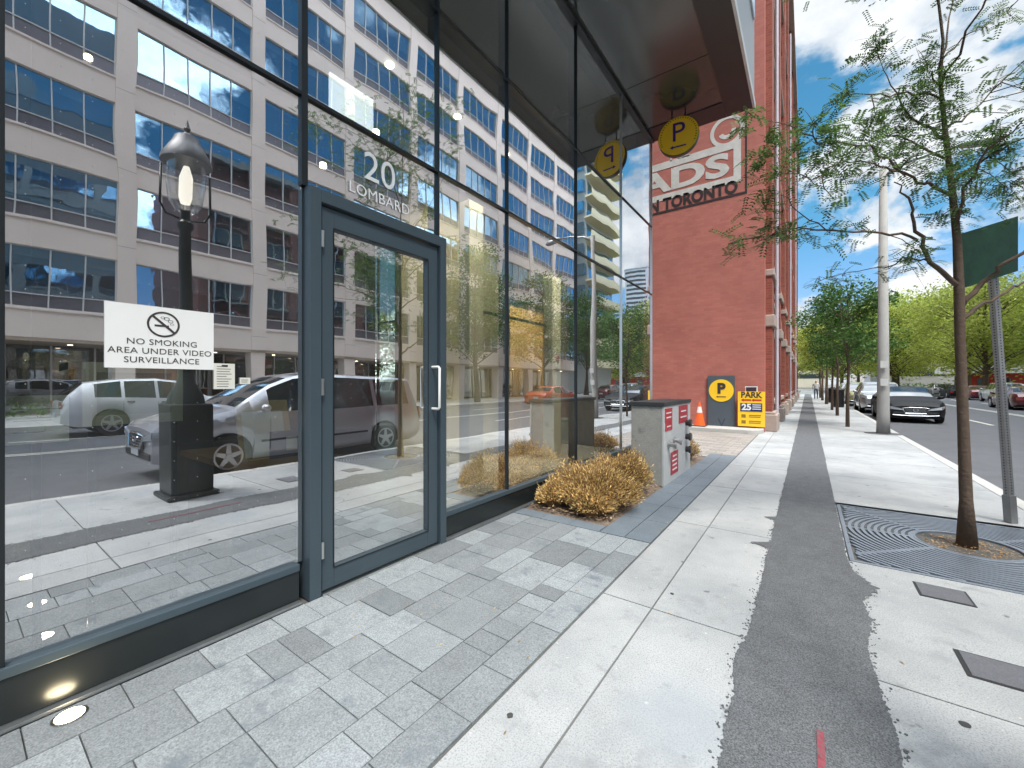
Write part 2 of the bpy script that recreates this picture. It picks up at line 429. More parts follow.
# asphalt repair strip with ragged edges
L_, R_ = [], []
def edge(y, side):
    a = .007*noise.noise((y*4, side*7, 0)) + .007*noise.noise((y*17, side*3, 1)) + .008*noise.noise((y*43, side, 2)) + .006*noise.noise((y*97, side, 5))
    return a
y = -2.0
while y < 70:
    st = .011 if y < 7 else .25
    l = -.27 - .0012*max(0, y-5)+edge(y, 1)*1.5; r = .257+.0012*max(0, y-5)+edge(y, 2)*1.2
    for c, wd, am in ((5.05, .05, -.10), (4.18, .06, -.13), (2.35, .25, -.03)): l += am*math.exp(-((y-c)/wd)**2)
    for c, wd, am in ((3.72, .2, .12), (3.2, .2, .05), (2.2, .3, .03)): r += am*math.exp(-((y-c)/wd)**2)*(1+.35*noise.noise((y*25, 3, 3)))
    L_.append((l, y)); R_.append((r, y)); y += st
ap = MB()
for k in range(len(L_)-1):
    ap.quad((L_[k][0], L_[k][1], .005), (R_[k][0], R_[k][1], .005), (R_[k+1][0], R_[k+1][1], .005), (L_[k+1][0], L_[k+1][1], .005))
rc_ = random.Random(14)
for k in range(900):
    e_ = rc_.choice((L_, R_)); i_ = rc_.randrange(0, 640); px_, py_ = e_[i_]; sg_ = -1 if e_ is L_ else 1
    cx_ = px_+sg_*abs(rc_.gauss(0, .018)); q_ = rc_.uniform(.002, .007); a_ = rc_.uniform(0, PI)
    ap.prism([(cx_+q_*rc_.uniform(.6, 1.2)*math.cos(a_+b_), py_+q_*rc_.uniform(.6, 1.2)*math.sin(a_+b_), .0005) for b_ in (0, 1.3, 2.6, 3.9, 5.2)], (0, 0, q_*.6))
struct(ap, 'asphalt_patch', asphalt_strip)
dl = MB()
for k in range(150):
    cx_ = rc_.uniform(-2.55, -.9) if k % 3 else rc_.uniform(-1.7, 2.0); cy_ = rc_.uniform(1.2, 8.5) if k % 3 else rc_.uniform(2.5, 9)
    if -.35 < cx_ < .3: continue
    q_ = rc_.uniform(.006, .014); a_ = rc_.uniform(0, PI); u_ = Vector((math.cos(a_), math.sin(a_), .15))*q_; v_ = Vector((-math.sin(a_), math.cos(a_), .1))*q_*.4; c_0 = Vector((cx_, cy_, .005))
    dl.quad(c_0-u_, c_0-v_, c_0+u_, c_0+v_)
tag(dl.build('fallen_leaves', leafmat('litter_path', (.38, .27, .12), .1, .6)), 'tiny dry leaves scattered over the pavers and sidewalk', 'fallen leaves', kind='stuff')
struct(MB().box(.028, .052, 1.2, 2.06, .0055, .0085), 'survey_mark', mat('survey_paint', (.24, .045, .06), .85, var=.3, scale=30, stain=((.11, .115, .12), 70, .50)))
# granite pavers in strips along the facade
pv = MB(); rng = random.Random(3)
xs = [-2.60, -2.36, -2.04, -1.83, -1.52, -1.32, -1.125]
for i in range(len(xs)-1):
    y = -5 + rng.random()*.3
    xlim0, xlim1 = xs[i], xs[i+1]
    while y < 3.63:
        l = rng.choice([.15, .2, .3, .3, .36, .45]); y1 = y+l
        if 3.63-y1 < .15: y1 = 3.63
        y1 = min(y1, 3.63); dz = rng.uniform(-.0015, .0015)
        pv.box(xlim0+.0027, xlim1-.0027, y+.0027, y1-.0027, -.06, dz)
        y = y1
o = struct(pv, 'paving', granite)
# dark granite band beside the planting bed
db = MB(); 
for (x0, x1) in ((-1.6, -1.365), (-1.36, -1.125)):
    y = 3.64
    while y < 8.6: db.box(x0+.002, x1-.002, y+.002, y+.598, -.06, .001); y += .6
for k in range(3): db.box(-2.6+.33*k, -2.6+.33*k+.326, 3.64, 3.82, -.06, .001)
struct(db, 'granite_band', granite_dark)
dr = MB(); rng = random.Random(5); y = 8.66; row = 0
while y < 13.1:
    x = -14-(row % 2)*.15
    while x < -1.13:
        dr.box(x+.004, min(x+.3, -1.13)-.004, y+.004, y+.196, -.06, -.002+rng.uniform(-.001, .001)); x += .3
    y += .2; row += 1
struct(dr, 'driveway', driveway_m)
# lot behind the glass building
struct(MB().box(-60, -14.01, 8.6, 60, -.236, -.05).box(-14, -5.2, 22, 60, -.236, -.05), 'parking_lot', asphalt)
# raised kerb at the foot of the brick wall
kc = MB()
pts = [(-9, 13.12, 0), (-1.45, 13.12, 0)] + [(-1.45+.42*math.sin(a), 13.54-.42*math.cos(a), 0) for a in [R(12*k) for k in range(1, 8)]] + [(-1.03, 13.9, 0), (-9, 13.9, 0)]
kc.prism([(a, b, -.05) for a, b, c in pts], (0, 0, .17))
struct(kc, 'kerb', curb_m, bevel=.02)
# planting bed soil
bs = MB(); nx, ny = 24, 60
def bedz(x, y): return .02+.035*noise.noise((x*2.2, y*2.2, 0))+.02*noise.noise((x*9, y*9, 5))+.01*noise.noise((x*30, y*30, 5))
for i in range(nx):
    for j in range(ny):
        q = []
        for a, b in ((i, j), (i+1, j), (i+1, j+1), (i, j+1)):
            x = -2.6+a/nx*.995; y = 3.825+b/ny*4.8; e_ = min(1, min(a, nx-a)/3, min(b, ny-b)/4); q.append((x, y, -.012+(bedz(x, y)+.012)*e_))
        bs.quad(*q)
struct(bs, 'planting_bed', mat('bed_soil', (.20, .15, .115), .95, var=.3, scale=18, bump=1., bscale=60, fine=.4))
ch = MB(); rng = random.Random(11)
for k in range(2600):
    x = rng.uniform(-2.58, -1.62); y = rng.uniform(3.85, 8.55) if k > 1400 else rng.uniform(3.85, 5.7); z = bedz(x, y)
    s = rng.uniform(.006, .02); a = rng.uniform(0, PI); t = rng.uniform(-.5, .5)
    u = Vector((math.cos(a), math.sin(a), t*.5))*s; v = Vector((-math.sin(a), math.cos(a), -t*.3))*s*.4
    c = Vector((x, y, z+.006+rng.random()*.006)); ch.quad(c-u-v, c+u-v, c+u+v, c-u+v)
tag(ch.build('bark_mulch', leafmat('chips', (.36, .25, .16), .05, .6)), 'loose wood chips scattered over the planting bed', 'mulch', kind='stuff')

# ------------------------------------------------------------------ GLASS BUILDING
XF = -2.65
G_back = glass('glass_back_face', base=.05, gain=.25, power=4, tint=(.93, .96, .94), wave=.001)
_pr = random.Random(12)
def pane(x, y0, y1, z0, z1, parent, tilt=.0016):
    a, b = _pr.uniform(-tilt, tilt), _pr.uniform(-tilt, tilt); yc, zc = (y0+y1)/2, (z0+z1)/2
    mb = MB().box(x-.01, x, y0, y1, z0, z1)
    mb.v = [(p+a*(q-yc)+b*(t_-zc), q, t_) for p, q, t_ in mb.v]
    o = mb.build('glass_pane', G_main, parent); o.data.materials.append(G_back)
    for pgn in o.data.polygons: pgn.material_index = 0 if pgn.normal.x > .5 else 1
    return o
gb = thing('glass_building', 'glass fronted lobby building with dark steel frames and deep overhanging soffit', 'building', (XF, 2, 0))
ys = [-4.95, -3.25, -1.55, .125, 1.37, 2.56, 3.6, 5.24, 6.97, 8.69]
for i, (a, b) in enumerate(zip(ys[:-1], ys[1:])):
    z0 = .25
    rows = [(z0, 3.26), (3.30, 4.68), (4.72, 6.47)]
    if i == 4: rows[0] = (2.70, 3.26)
    for z_a, z_b in rows:
        pane(XF-.02, a+.006, b-.006, z_a, z_b, gb)
mu = MB()
for i, q in enumerate(ys):
    wd = (.009 if i < 6 else .005 if i < 8 else .0035) if i not in (3, 4, 9) else (.02 if i < 9 else .004)
    o = MB().box(XF-(.13 if i < 8 else .03), XF+.004, q-wd, q+wd, .02 if i not in (4, 5) else 2.69, 6.48).build('mullion', frame_dark if i < 8 else steel, gb)
for z in (3.28, 4.70): MB().box(XF-.12, XF+.002, ys[0], ys[-2], z-.011, z+.011).box(XF-.03, XF+.002, ys[-2], ys[-1], z-.006, z+.006).build('transom', frame_dark, gb)
MB().box(XF-.16, XF+.03, ys[0], 8.74, 6.47, 6.53).build('head_rail', frame_dark, gb)
for a, b in ((ys[0], ys[4]-.04), (ys[5]+.04, ys[-1])):
    MB().box(XF-.10, XF+.012, a, b, .02, .205).build('kick_plate', kick_m, gb, bevel=.003)
    MB().box(XF-.12, XF+.022, a, b, .207, .25).build('sill', frame_m, gb, bevel=.004)
    MB().box(XF-.1, XF+.045, a, b, 0.001, .018).build('base_trim', mat('trim_alu', (.35, .37, .38), .35, metal=.8), gb)
# door frame + door
MB().box(XF-.10, XF+.055, 1.375, 1.455, 0, 2.685).box(XF-.10, XF+.055, 2.535, 2.605, 0, 2.685).box(XF-.10, XF+.055, 1.455, 2.535, 2.60, 2.685).build('door_frame', frame_m, gb, bevel=.004)
MB().box(XF-.1, XF+.06, 1.46, 2.53, 0, .014).build('threshold', steel, gb)
door = MB()
D0, D1, DZ = 1.472, 2.522, 2.585
door.box(XF-.03, XF+.028, D0, D0+.085, .02, DZ).box(XF-.03, XF+.028, D1-.115, D1, .02, DZ)
door.box(XF-.03, XF+.028, D0+.085, D1-.115, .02, .155).box(XF-.03, XF+.028, D0+.085, D1-.115, DZ-.13, DZ)
dr_ = door.build('door', frame_m, gb, bevel=.003)
pane(XF+.004, D0+.08, D1-.11, .15, DZ-.125, dr_)
MB().box(XF+.0285, XF+.033, D0+.078, D0+.085, .15, DZ-.125).box(XF+.0285, XF+.033, D1-.115, D1-.108, .15, DZ-.125).box(XF+.0285, XF+.033, D0+.085, D1-.115, .148, .155).box(XF+.0285, XF+.033, D0+.085, D1-.115, DZ-.13, DZ-.123).build('glazing_bead', frame_dark, dr_)
def handle(side):
    x0 = XF+.028*side; x1 = XF+.115*side; y = 2.46
    pts = [(x0, y, 1.545), (x1-.012*side, y, 1.545), (x1, y, 1.533), (x1, y, 1.20), (x1-.012*side, y, 1.188), (x0, y, 1.188)]
    return MB().tube(pts, .0115, 10).build('handle', mat('handle_white', (.82, .82, .8), .3, var=.02), dr_, autos=50)
handle(1); handle(-1)
for z in (.3, 1.38, 2.36):
    MB().tube([(XF+.045, 1.464, z-.055), (XF+.045, 1.464, z+.055)], .0125, 10).build('hinge', steel, dr_)
for k in range(7): MB().disc((XF+.06, 1.55+k*.15, .004), .006, (1, 0, 0), .003, 8).build('rivet', steel, gb)
# number on the transom glass
white_v = mat('vinyl_white', (.85, .87, .88), .5, var=.01)
text('street_number', '20', white_v, gb, (XF-.014, 1.96, 3.02), (0, 1, 0), (0, 0, 1), .30, .0008)
text('street_name', 'LOMBARD', white_v, gb, (XF-.014, 1.97, 2.82), (0, 1, 0), (0, 0, 1), .115, .0008, space=1.05)
# soffit and volume above
XC = -.81
MB().box(-12, XC-.45, -12, 8.30, 6.54, 6.6).build('soffit', soffit_m, gb)
MB().box(XC-.447, XC-.02, -12, 8.8, 6.525, 6.59).box(-12, XC-.45, 8.303, 8.8, 6.525, 6.59).build('soffit_border', soffit_trim, gb)
sj = MB()
for q in (-3.25, .15, 3.6, 6.97): sj.box(-2.6, XC-.45, q-.004, q+.004, 6.535, 6.5395)
sj.build('soffit_joint', black_m, gb)
MB().box(-12, XC, -12, 8.82, 6.6, 30).build('upper_wall', mat('upper_panel', (.24, .26, .28), .35, metal=.4, var=.05, scale=.5), gb)
MB().box(XC-.018, XC+.02, -12, 8.84, 6.5, 6.63).build('fascia_trim', mat('fascia_light', (.5, .52, .53), .35, metal=.6), gb)
# glazed upper storeys of the tower above the soffit
for k in range(5):
    z = 8.0+k*3.6
    MB().box(XC, XC+.03, -11.8, 8.6, z, z+2.2).build('window_band', glass('upper_glass', base=.6, gain=.4, power=2, tint=(.05, .06, .07)), gb)
# interior
int_floor = mat('lobby_floor', (.26, .25, .23), .25, var=.08, scale=2)
MB().box(-12, XF-.14, -12, 8.5, -.01, .005).build('lobby_floor', int_floor, gb)
MB().box(-12, -11.8, -12, 8.5, .005, 6.5).build('back_wall', mat('lobby_wall', (.055, .052, .05), .6, var=.1, scale=1), gb)
MB().box(-11.8, XF-.14, -12.1, -11.9, .005, 6.5).build('side_wall', mat('lobby_wall', (.10, .095, .09), .6), gb)
MB().box(-11.8, XF-.2, -11.8, 8.28, 6.30, 6.50).build('lobby_ceiling', mat('lobby_ceiling', (.16, .16, .155), .7, var=.03), gb)
cream = mat('cream_column', (.62, .58, .44), .6, var=.08, scale=3)
for (x, y, w2, zt) in ((-3.9, 4.41, .15, 3.96), (-3.9, 6.69, .16, 3.39), (-5.0, .2, .2, 6.3), (-5.0, -5.0, .2, 6.3)):
    MB().box(x-.1, x+.1, y-w2, y+w2, .005, zt).build('column', cream if y > 4 else mat('dark_column', (.03, .032, .03), .4), gb, bevel=.01)
MB().box(-4.7, -4.6, 6.3, 7.6, .005, 2.9).build('wood_partition', wood_m, gb)
MB().box(-4.3, XF-.16, 8.5, 8.6, .005, 6.5).build('end_wall', mat('end_wall', (.03, .032, .032), .4), gb)  # dark wall added behind the last bay to give clean reflections
for k in range(4):
    MB().box(-11.7+k*1.85, -11.7+k*1.85+1.8, 8.52, 8.535, .1, 6.3).build('glass_pane', G_end, gb)
    MB().box(-11.73+k*1.85, -11.69+k*1.85, 8.48, 8.58, .02, 6.4).build('mullion', frame_dark, gb)
MB().box(-11.7, -4.3, 8.48, 8.58, 3.4, 3.46).build('transom', frame_dark, gb)
MB().box(-3.96, -3.93, 4.56, 6.53, 2.46, 2.50).build('wall_rail', frame_dark, gb)
MB().box(-6.6, -6.4, 5.2, 8.3, .005, 6.2).build('cream_wash_wall', mat('cream_wash_wall', (.60, .54, .36), .7, var=.1, scale=1.2), gb)  # cream wall added to give the panes a warm wash
for y_ in (4.0, 5.5, 7.0):
    for x_ in (-5.2,): MB().disc((x_, y_, 6.299), .06, (0, 0, -1), .02, 14).build('ceiling_fill_light', emit('lobby_fill_glow', (1, .88, .68), 30), gb)  # extra ceiling discs added to brighten the lobby columns

# ------------------------------------------------------------------ small things on / in the window
sg = thing('no_smoking_sign', 'white no smoking sign with black lettering stuck on the left window', 'sign', (XF, .655, 1.478))
MB().box(XF-.019, XF-.013, .438, .872, 1.478, 1.79).build('board', mat('sign_white', (.80, .80, .78), .45, var=.02), sg)
ring = MB(); cy, cz, ro, ri = .655, 1.703, .066, .057
n = 40
for k in range(n):
    a0, a1 = 2*PI*k/n, 2*PI*(k+1)/n
    q = [(XF-.0115, cy+r*math.cos(a), cz+r*math.sin(a)*.98) for r, a in ((ri, a0), (ro, a0), (ro, a1), (ri, a1))]
    ring.quad(*q)
d = .0045
ring.poly([(XF-.0112, cy-.047, cz+.036), (XF-.0112, cy-.040, cz+.044), (XF-.0112, cy+.047, cz-.036), (XF-.0112, cy+.040, cz-.044)])
ring.box(XF-.0125, XF-.0115, cy-.036, cy+.012, cz-.012, cz-.003).box(XF-.0125, XF-.0115, cy+.015, cy+.021, cz-.012, cz-.003)
for cx0, cz0, rr in ((cy+.012, cz+.03, .012), (cy+.028, cz+.018, .011), (cy+.034, cz+.003, .008), (cy-.003, cz+.034, .009)):
    for k in range(14):
        a0, a1 = 2*PI*k/14, 2*PI*(k+1)/14
        ring.quad(*[(XF-.0113, cx0+r*math.cos(a), cz0+r*math.sin(a)*.7) for r, a in ((rr*.78, a0), (rr, a0), (rr, a1), (rr*.78, a1))])
blk = mat('ink', (.045, .035, .035), .5, var=.02)
ring.build('pictogram', blk, sg)
for s_, z in (('NO SMOKING', 1.608), ('AREA UNDER VIDEO', 1.563), ('SURVEILLANCE', 1.518)):
    text('lettering', s_, blk, sg, (XF-.0122, .655, z), (0, 1, 0), (0, 0, 1), .041, .0004, sx=1.06, space=1.04)
def notice(name, label, y0, y1, z0, z1, x, col, lines, cat='notice'):
    t = thing(name, label, cat, (x, (y0+y1)/2, z0))
    MB().box(x-.003, x, y0, y1, z0, z1).build('sheet', col, t)
    ln = MB(); rg = random.Random(len(label))
    for k in range(lines):
        z = z1-(z1-z0)*(k+1.2)/(lines+1.2); ln.box(x, x+.0006, y0+(y1-y0)*.14, y1-(y1-y0)*rg.uniform(.12, .4), z-.0022, z+.0022)
    if lines: ln.build('writing', mat('ink_grey', (.2, .19, .18), .6), t)
    return t
paper = mat('paper', (.68, .67, .60), .7, var=.04)
t = notice('notice_sheet', 'small white notice sheet taped on the window under the no smoking sign', .872, .975, 1.372, 1.515, XF-.012, paper, 9)
MB().box(XF-.0118, XF-.011, .91, .94, 1.497, 1.507).build('clip', black_m, t)
notice('label_strip', 'tiny white label stuck on the window beside the notice sheet', 1.0, 1.055, 1.40, 1.437, XF-.012, paper, 2)
# inside the lobby: board on a stand, frames
t = notice('notice_board', 'pale cream board with a short notice standing inside the far left window', .145, .335, 1.14, 1.35, XF-.09, mat('cream_board', (.88, .84, .70), .6, var=.12, scale=14), 3, 'notice board')
MB().tube([(XF-.105, .24, 0.005), (XF-.105, .24, 1.16)], .015, 8).build('stand_post', frame_dark, t)
MB().lathe([(.045, 0), (.045, .015), (.02, .025)], (XF-.105, .24, .005)).build('stand_base', frame_dark, t)
t = thing('picture_frame_stand', 'tall cream framed panel standing inside the lobby behind the no smoking sign', 'display stand', (XF-.25, .7, .005))
f_ = MB(); y0, y1, z0, z1 = .40, .80, 1.19, 1.51; x = XF-.25
f_.box(x-.02, x, y0, y0+.05, z0, z1).box(x-.02, x, y1-.05, y1, z0, z1).box(x-.02, x, y0+.05, y1-.05, z1-.05, z1).box(x-.02, x, y0+.05, y1-.05, z0, z0+.05)
MB().box(x-.018, x-.012, y0+.05, y1-.05, z0+.05, z1-.05).build('panel', mat('panel_pale', (.45, .50, .30), .5, var=.35, scale=5), t)
f_.build('frame', mat('cream_frame', (.82, .80, .58), .5), t)
MB().box(x-.04, x-.021, .42, .45, .005, z0+.02).box(x-.04, x-.021, .75, .78, .005, z0+.02).build('leg', frame_dark, t)
MB().box(x-.3, x+.05, .41, .79, .006, .03).build('base', frame_dark, t)
# desk with a kiosk
t = thing('reception_desk', 'brown wooden reception desk inside the lobby behind the left window', 'desk', (XF-.65, 1.2, .005))
MB().box(XF-1.1, XF-.15, 1.02, 1.46, .87, .91).build('desk_top', mat('desk_wood', (.38, .22, .1), .4, var=.15, scale=6), t, bevel=.005)
MB().box(XF-1.05, XF-.25, 1.05, 1.44, .006, .87).build('desk_body', mat('desk_body', (.05, .05, .055), .4), t)
t = thing('document_stand', 'tilted brown stand holding a white sheet behind the left window by the door', 'document stand', (XF-.3, 1.23, .912))
xs0 = XF-.19
MB().prism([(xs0, 1.075, .915), (xs0-.10, 1.075, 1.29), (xs0-.115, 1.075, 1.29), (xs0-.015, 1.075, .915)], (0, .32, 0)).build('panel', mat('kraft', (.62, .42, .17), .6, var=.1), t)
MB().prism([(xs0+.001, 1.10, .935), (xs0-.073, 1.10, 1.22), (xs0-.077, 1.10, 1.22), (xs0-.004, 1.10, .935)], (0, .25, 0)).build('sheet', mat('paper_bright', (.85, .85, .82), .7, var=.04), t)
MB().box(xs0+.02, xs0+.03, 1.23, 1.42, .915, 1.09).build('card', mat('navy_card', (.02, .03, .06), .5), t)
MB().box(xs0+.031, xs0+.033, 1.33, 1.40, .96, 1.05).build('label_sheet', paper, t)
# recessed ground light, plus glowing discs painted as downlight reflections on the lobby floor
warm = emit('lamp_warm', (1, .78, .48), 22)
def uplight(x, y, label, r=.045, z=.002):
    t = thing('ground_light', label, 'light', (x, y, z), group='round lights set flush in the ground')
    MB().lathe([(r*1.25, 0), (r*1.25, .003), (r*1.02, .004)], (x, y, z)).build('bezel', steel, t)
    MB().lathe([(r, .0), (r, .005)], (x, y, z+.0005)).build('lens', warm, t)
uplight(-2.52, .31, 'lit round ground light set in the paving below the left window')
uplight(-3.42, .32, 'glowing disc standing for a lamp reflection on the lobby floor, nearest the glass', .04, .006)
uplight(-3.96, .345, 'glowing disc standing for a lamp reflection on the lobby floor, middle of three', .04, .006)
uplight(-4.56, .355, 'glowing disc standing for a lamp reflection on the lobby floor, farthest from the glass', .04, .006)
for i, (px, py, lab) in enumerate(((88, 60, 'glowing lobby ceiling lamp seen high in the leftmost window'), (323, 168, 'glowing lobby lamp seen beside the upper left of the street number'), (376, 135, 'glowing lobby lamp seen above the street number'))):
    p = P(px, py, 5.6)
    t = thing('pendant_lamp', lab, 'lamp', p, group='lobby pendant lamps')
    MB().lathe([(.02, 0), (.045, .012), (.045, .06), (.02, .075)], p, 14).build('shade', emit('lamp_bulb', (1, .85, .6), 9), t, smooth=True)
    MB().tube([p+Vector((0, 0, .075)), Vector((p.x, p.y, 6.3))], .004, 6).build('cord', frame_dark, t)
p = P(352, 106, 6.5)
t = thing('ceiling_panel_light', 'square white lit panel hanging over the lobby above the door', 'light', p)
MB().box(p.x-.02, p.x+.02, p.y-.38, p.y+.38, p.z-.3, p.z+.3).build('panel', emit('panel_white', (.9, .95, 1), .9), t)
MB().tube([p+Vector((0, 0, .3)), Vector((p.x, p.y, 6.3))], .006, 6).build('cord', frame_dark, t)
# small red sign on the inner cream column
t = thing('red_notice', 'small red and white notice on the cream column inside the lobby', 'notice', (-3.79, 6.7, 1.7))
MB().box(-3.798, -3.79, 6.62, 6.78, 1.7, 1.95).build('board', white_m, t)
MB().box(-3.789, -3.786, 6.64, 6.76, 1.83, 1.93).build('panel', red_m, t)

# ------------------------------------------------------------------ hanging parking sign
c = Vector((-1.99, 8.15, 6.08)); nrm = Vector((.12, -1, 0)).normalized()
t = thing('parking_sign', 'round yellow sign with purple P and arrow hanging below the soffit', 'sign', c)
MB().disc(c-nrm*.05, .362, nrm, .1, 48).build('sign_case', mat('sign_edge', (.06, .05, .03), .4), t, autos=40)
MB().disc(c+nrm*.051, .355, nrm, .006, 48).build('sign_face', yellow_m, t, autos=40)
rt = Vector((0, 0, 1)).cross(nrm).normalized()
text('letter', 'P', purple_m, t, c+nrm*.059+Vector((0, 0, .055))-rt*0.0, rt, (0, 0, 1), .5, .002, sx=1.0)
ar = MB()
def plane_pts(lst, base, r_, n_, off): return [base + r_*a + Vector((0, 0, 1))*b + n_*off for a, b in lst]
ar.prism(plane_pts([(-.15, -.205), (-.09, -.17), (-.09, -.192), (.14, -.192), (.14, -.218), (-.09, -.218), (-.09, -.24)], c, rt, nrm, .057), nrm*.003)
ar.build('arrow', purple_m, t)
rg = MB()
for k in range(44):
    a = 2*PI*k/44
    if 3.6 < a < 5.8: continue
    q = plane_pts([(math.cos(a-.03)*.30, math.sin(a-.03)*.315), (math.cos(a+.03)*.30, math.sin(a+.03)*.315), (math.cos(a+.03)*.33, math.sin(a+.03)*.345), (math.cos(a-.03)*.33, math.sin(a-.03)*.345)], c, rt, nrm, .0575)
    rg.poly(q)
rg.build('rim_lettering', mat('rim_ink', (.32, .2, .02), .5), t)
MB().tube([c+Vector((-.12, 0, .36)), c+Vector((-.12, 0, .45))], .015, 8).tube([c+Vector((.12, 0, .36)), c+Vector((.12, 0, .45))], .015, 8).build('bracket', frame_dark, t)

# ------------------------------------------------------------------ fire connection pillar
pl = thing('fire_connection_pillar', 'short concrete pillar with red notices and steel hose fittings beside the golden bush', 'pillar', (-1.8, 6.55, 0))
px0, px1, py0, py1, pz = -2.04, -1.585, 5.72, 7.25, 1.155
MB().box(px0, px1-.03, py0, py1, 0, 1.095).build('body', mat('pillar_concrete', (.33, .33, .31), .85, var=.12, scale=7, bump=.4, bscale=60, fine=.15, stain=((.22, .22, .21), 5, .6)), pl, bevel=.008)
MB().box(px1-.03, px1, py0-.004, py1, .0, 1.095).build('face_panel', mat('panel_light', (.50, .51, .51), .7, var=.07, scale=8), pl, bevel=.004)
MB().box(px0-.02, px1+.012, py0-.02, py1+.02, 1.097, 1.15).build('cap', mat('cap_dark', (.03, .032, .035), .5, var=.1), pl, bevel=.005)
def rsign(y0, y1, z0, z1, nl, lab):
    o = MB().box(px1+.001, px1+.006, y0, y1, z0, z1).build('notice_plate', red_m, pl); o['label'] = lab
    q = MB(); rg = random.Random(int(y0*100))
    for k in range(nl):
        z = z1-(z1-z0)*(k+1)/(nl+1); l = (y1-y0)*rg.uniform(.45, .8); m_ = (y0+y1)/2
        q.box(px1+.006, px1+.0075, m_-l/2, m_+l/2, z-(z1-z0)*.022-.004, z+(z1-z0)*.022+.004)
    q.build('writing', white_m, o)
rsign(5.76, 6.12, .87, 1.06, 2, 'upper near red notice'); rsign(5.77, 6.12, .75, .865, 1, 'pale red notice below the upper near one')
rsign(6.5, 7.05, .80, 1.07, 2, 'upper far red notice'); rsign(6.05, 6.45, .1, .42, 4, 'low red notice with four lines')
for yy, zz in ((5.92, .56), (6.22, .58)):
    b = MB().disc((px1, yy, zz), .05, (1, 0, 0), .03, 16).disc((px1+.03, yy, zz), .034, (1, 0, -.15), .07, 14).disc((px1+.09, yy, zz-.01), .046, (1, 0, -.15), .035, 14)
    b.build('hose_coupling', mat('chrome_dull', (.5, .5, .5), .3, metal=1., var=.1, scale=30), pl, autos=40)
for zz in (.78, .56, .36):
    MB().disc((px1, 6.95, zz), .045, (1, 0, 0), .05, 14).disc((px1+.05, 6.95, zz), .06, (1, 0, 0), .035, 14).build('dark_coupling', mat('coupling_dark', (.06, .05, .05), .4, metal=.6), pl, autos=40)

# ------------------------------------------------------------------ golden bushes
def bush(cx, cy, rx, ry, h, n, seed, label, z0=.02, nb=3):
    rg = random.Random(seed)
    st = MB(); lf = MB()
    for k in range(n):
        wild = k % 14 == 0
        a = rg.uniform(0, 2*PI); rr = math.sqrt(rg.random())
        bx, by = cx+.35*rx*rr*math.cos(a), cy+.45*ry*rr*math.sin(a)
        tx, ty = cx+rx*rr*math.cos(a), cy+ry*rr*math.sin(a)
        lump = .80+.30*noise.noise((tx*3.1, ty*3.1, seed))+.12*noise.noise((tx*8, ty*8, seed))
        tz = z0 + h*(math.sqrt(max(0, 1-rr**2*.80)))*lump*rg.choice([1, 1, 1, 1.2])*rg.uniform(.6, 1.06)
        if wild: tz += rg.uniform(.02, .10); tx += rg.uniform(-.05, .05); ty += rg.uniform(-.05, .05)
        b = Vector((bx, by, z0)); tp = Vector((tx, ty, tz)); md = (b+tp)/2+Vector((rg.uniform(-.03, .03), rg.uniform(-.03, .03), .03))
        st.tube([b, md, tp], [.0035, .0025, .0012], 3, False)
        d = (tp-md).normalized()
        for j in range(nb):
            f_ = rg.uniform(.25, 1.); q = md.lerp(tp, f_) + Vector([rg.uniform(-.02, .02) for _ in range(3)])
            dd = (d+Vector([rg.uniform(-.6, .6) for _ in range(3)])).normalized(); sz = rg.uniform(.02, .045)
            sd_ = dd.cross(Vector([rg.uniform(-1, 1) for _ in range(3)])).normalized()*sz*.15
            lf.quad(q, q+dd*sz*.5+sd_, q+dd*sz, q+dd*sz*.5-sd_)
    t = thing('bush', label, 'bush', (cx, cy, z0), group='dry golden bushes in the planting bed')
    st.build('stems', mat('dry_stem', (.24, .14, .06), .9, var=.2), t)
    lf.build('leaves', leafmat('dry_leaf', (.70, .49, .20), .3, .6), t)
bush(-2.0, 4.36, .56, .50, .50, 3000, 1, 'dry golden bush nearest the door at the front corner of the planting bed', nb=5)
bush(-1.86, 4.02, .26, .2, .30, 800, 5, 'low dry golden tuft at the front edge of the planting bed', nb=4)
bush(-2.36, 4.1, .2, .24, .34, 700, 6, 'small dry golden bush against the window sill at the front of the planting bed', nb=4)
bush(-2.02, 5.12, .46, .46, .56, 2300, 2, 'dry golden bush between the front bush and the concrete pillar', nb=4)
bush(-1.9, 7.95, .34, .45, .45, 1000, 3, 'dry golden bush behind the concrete pillar')

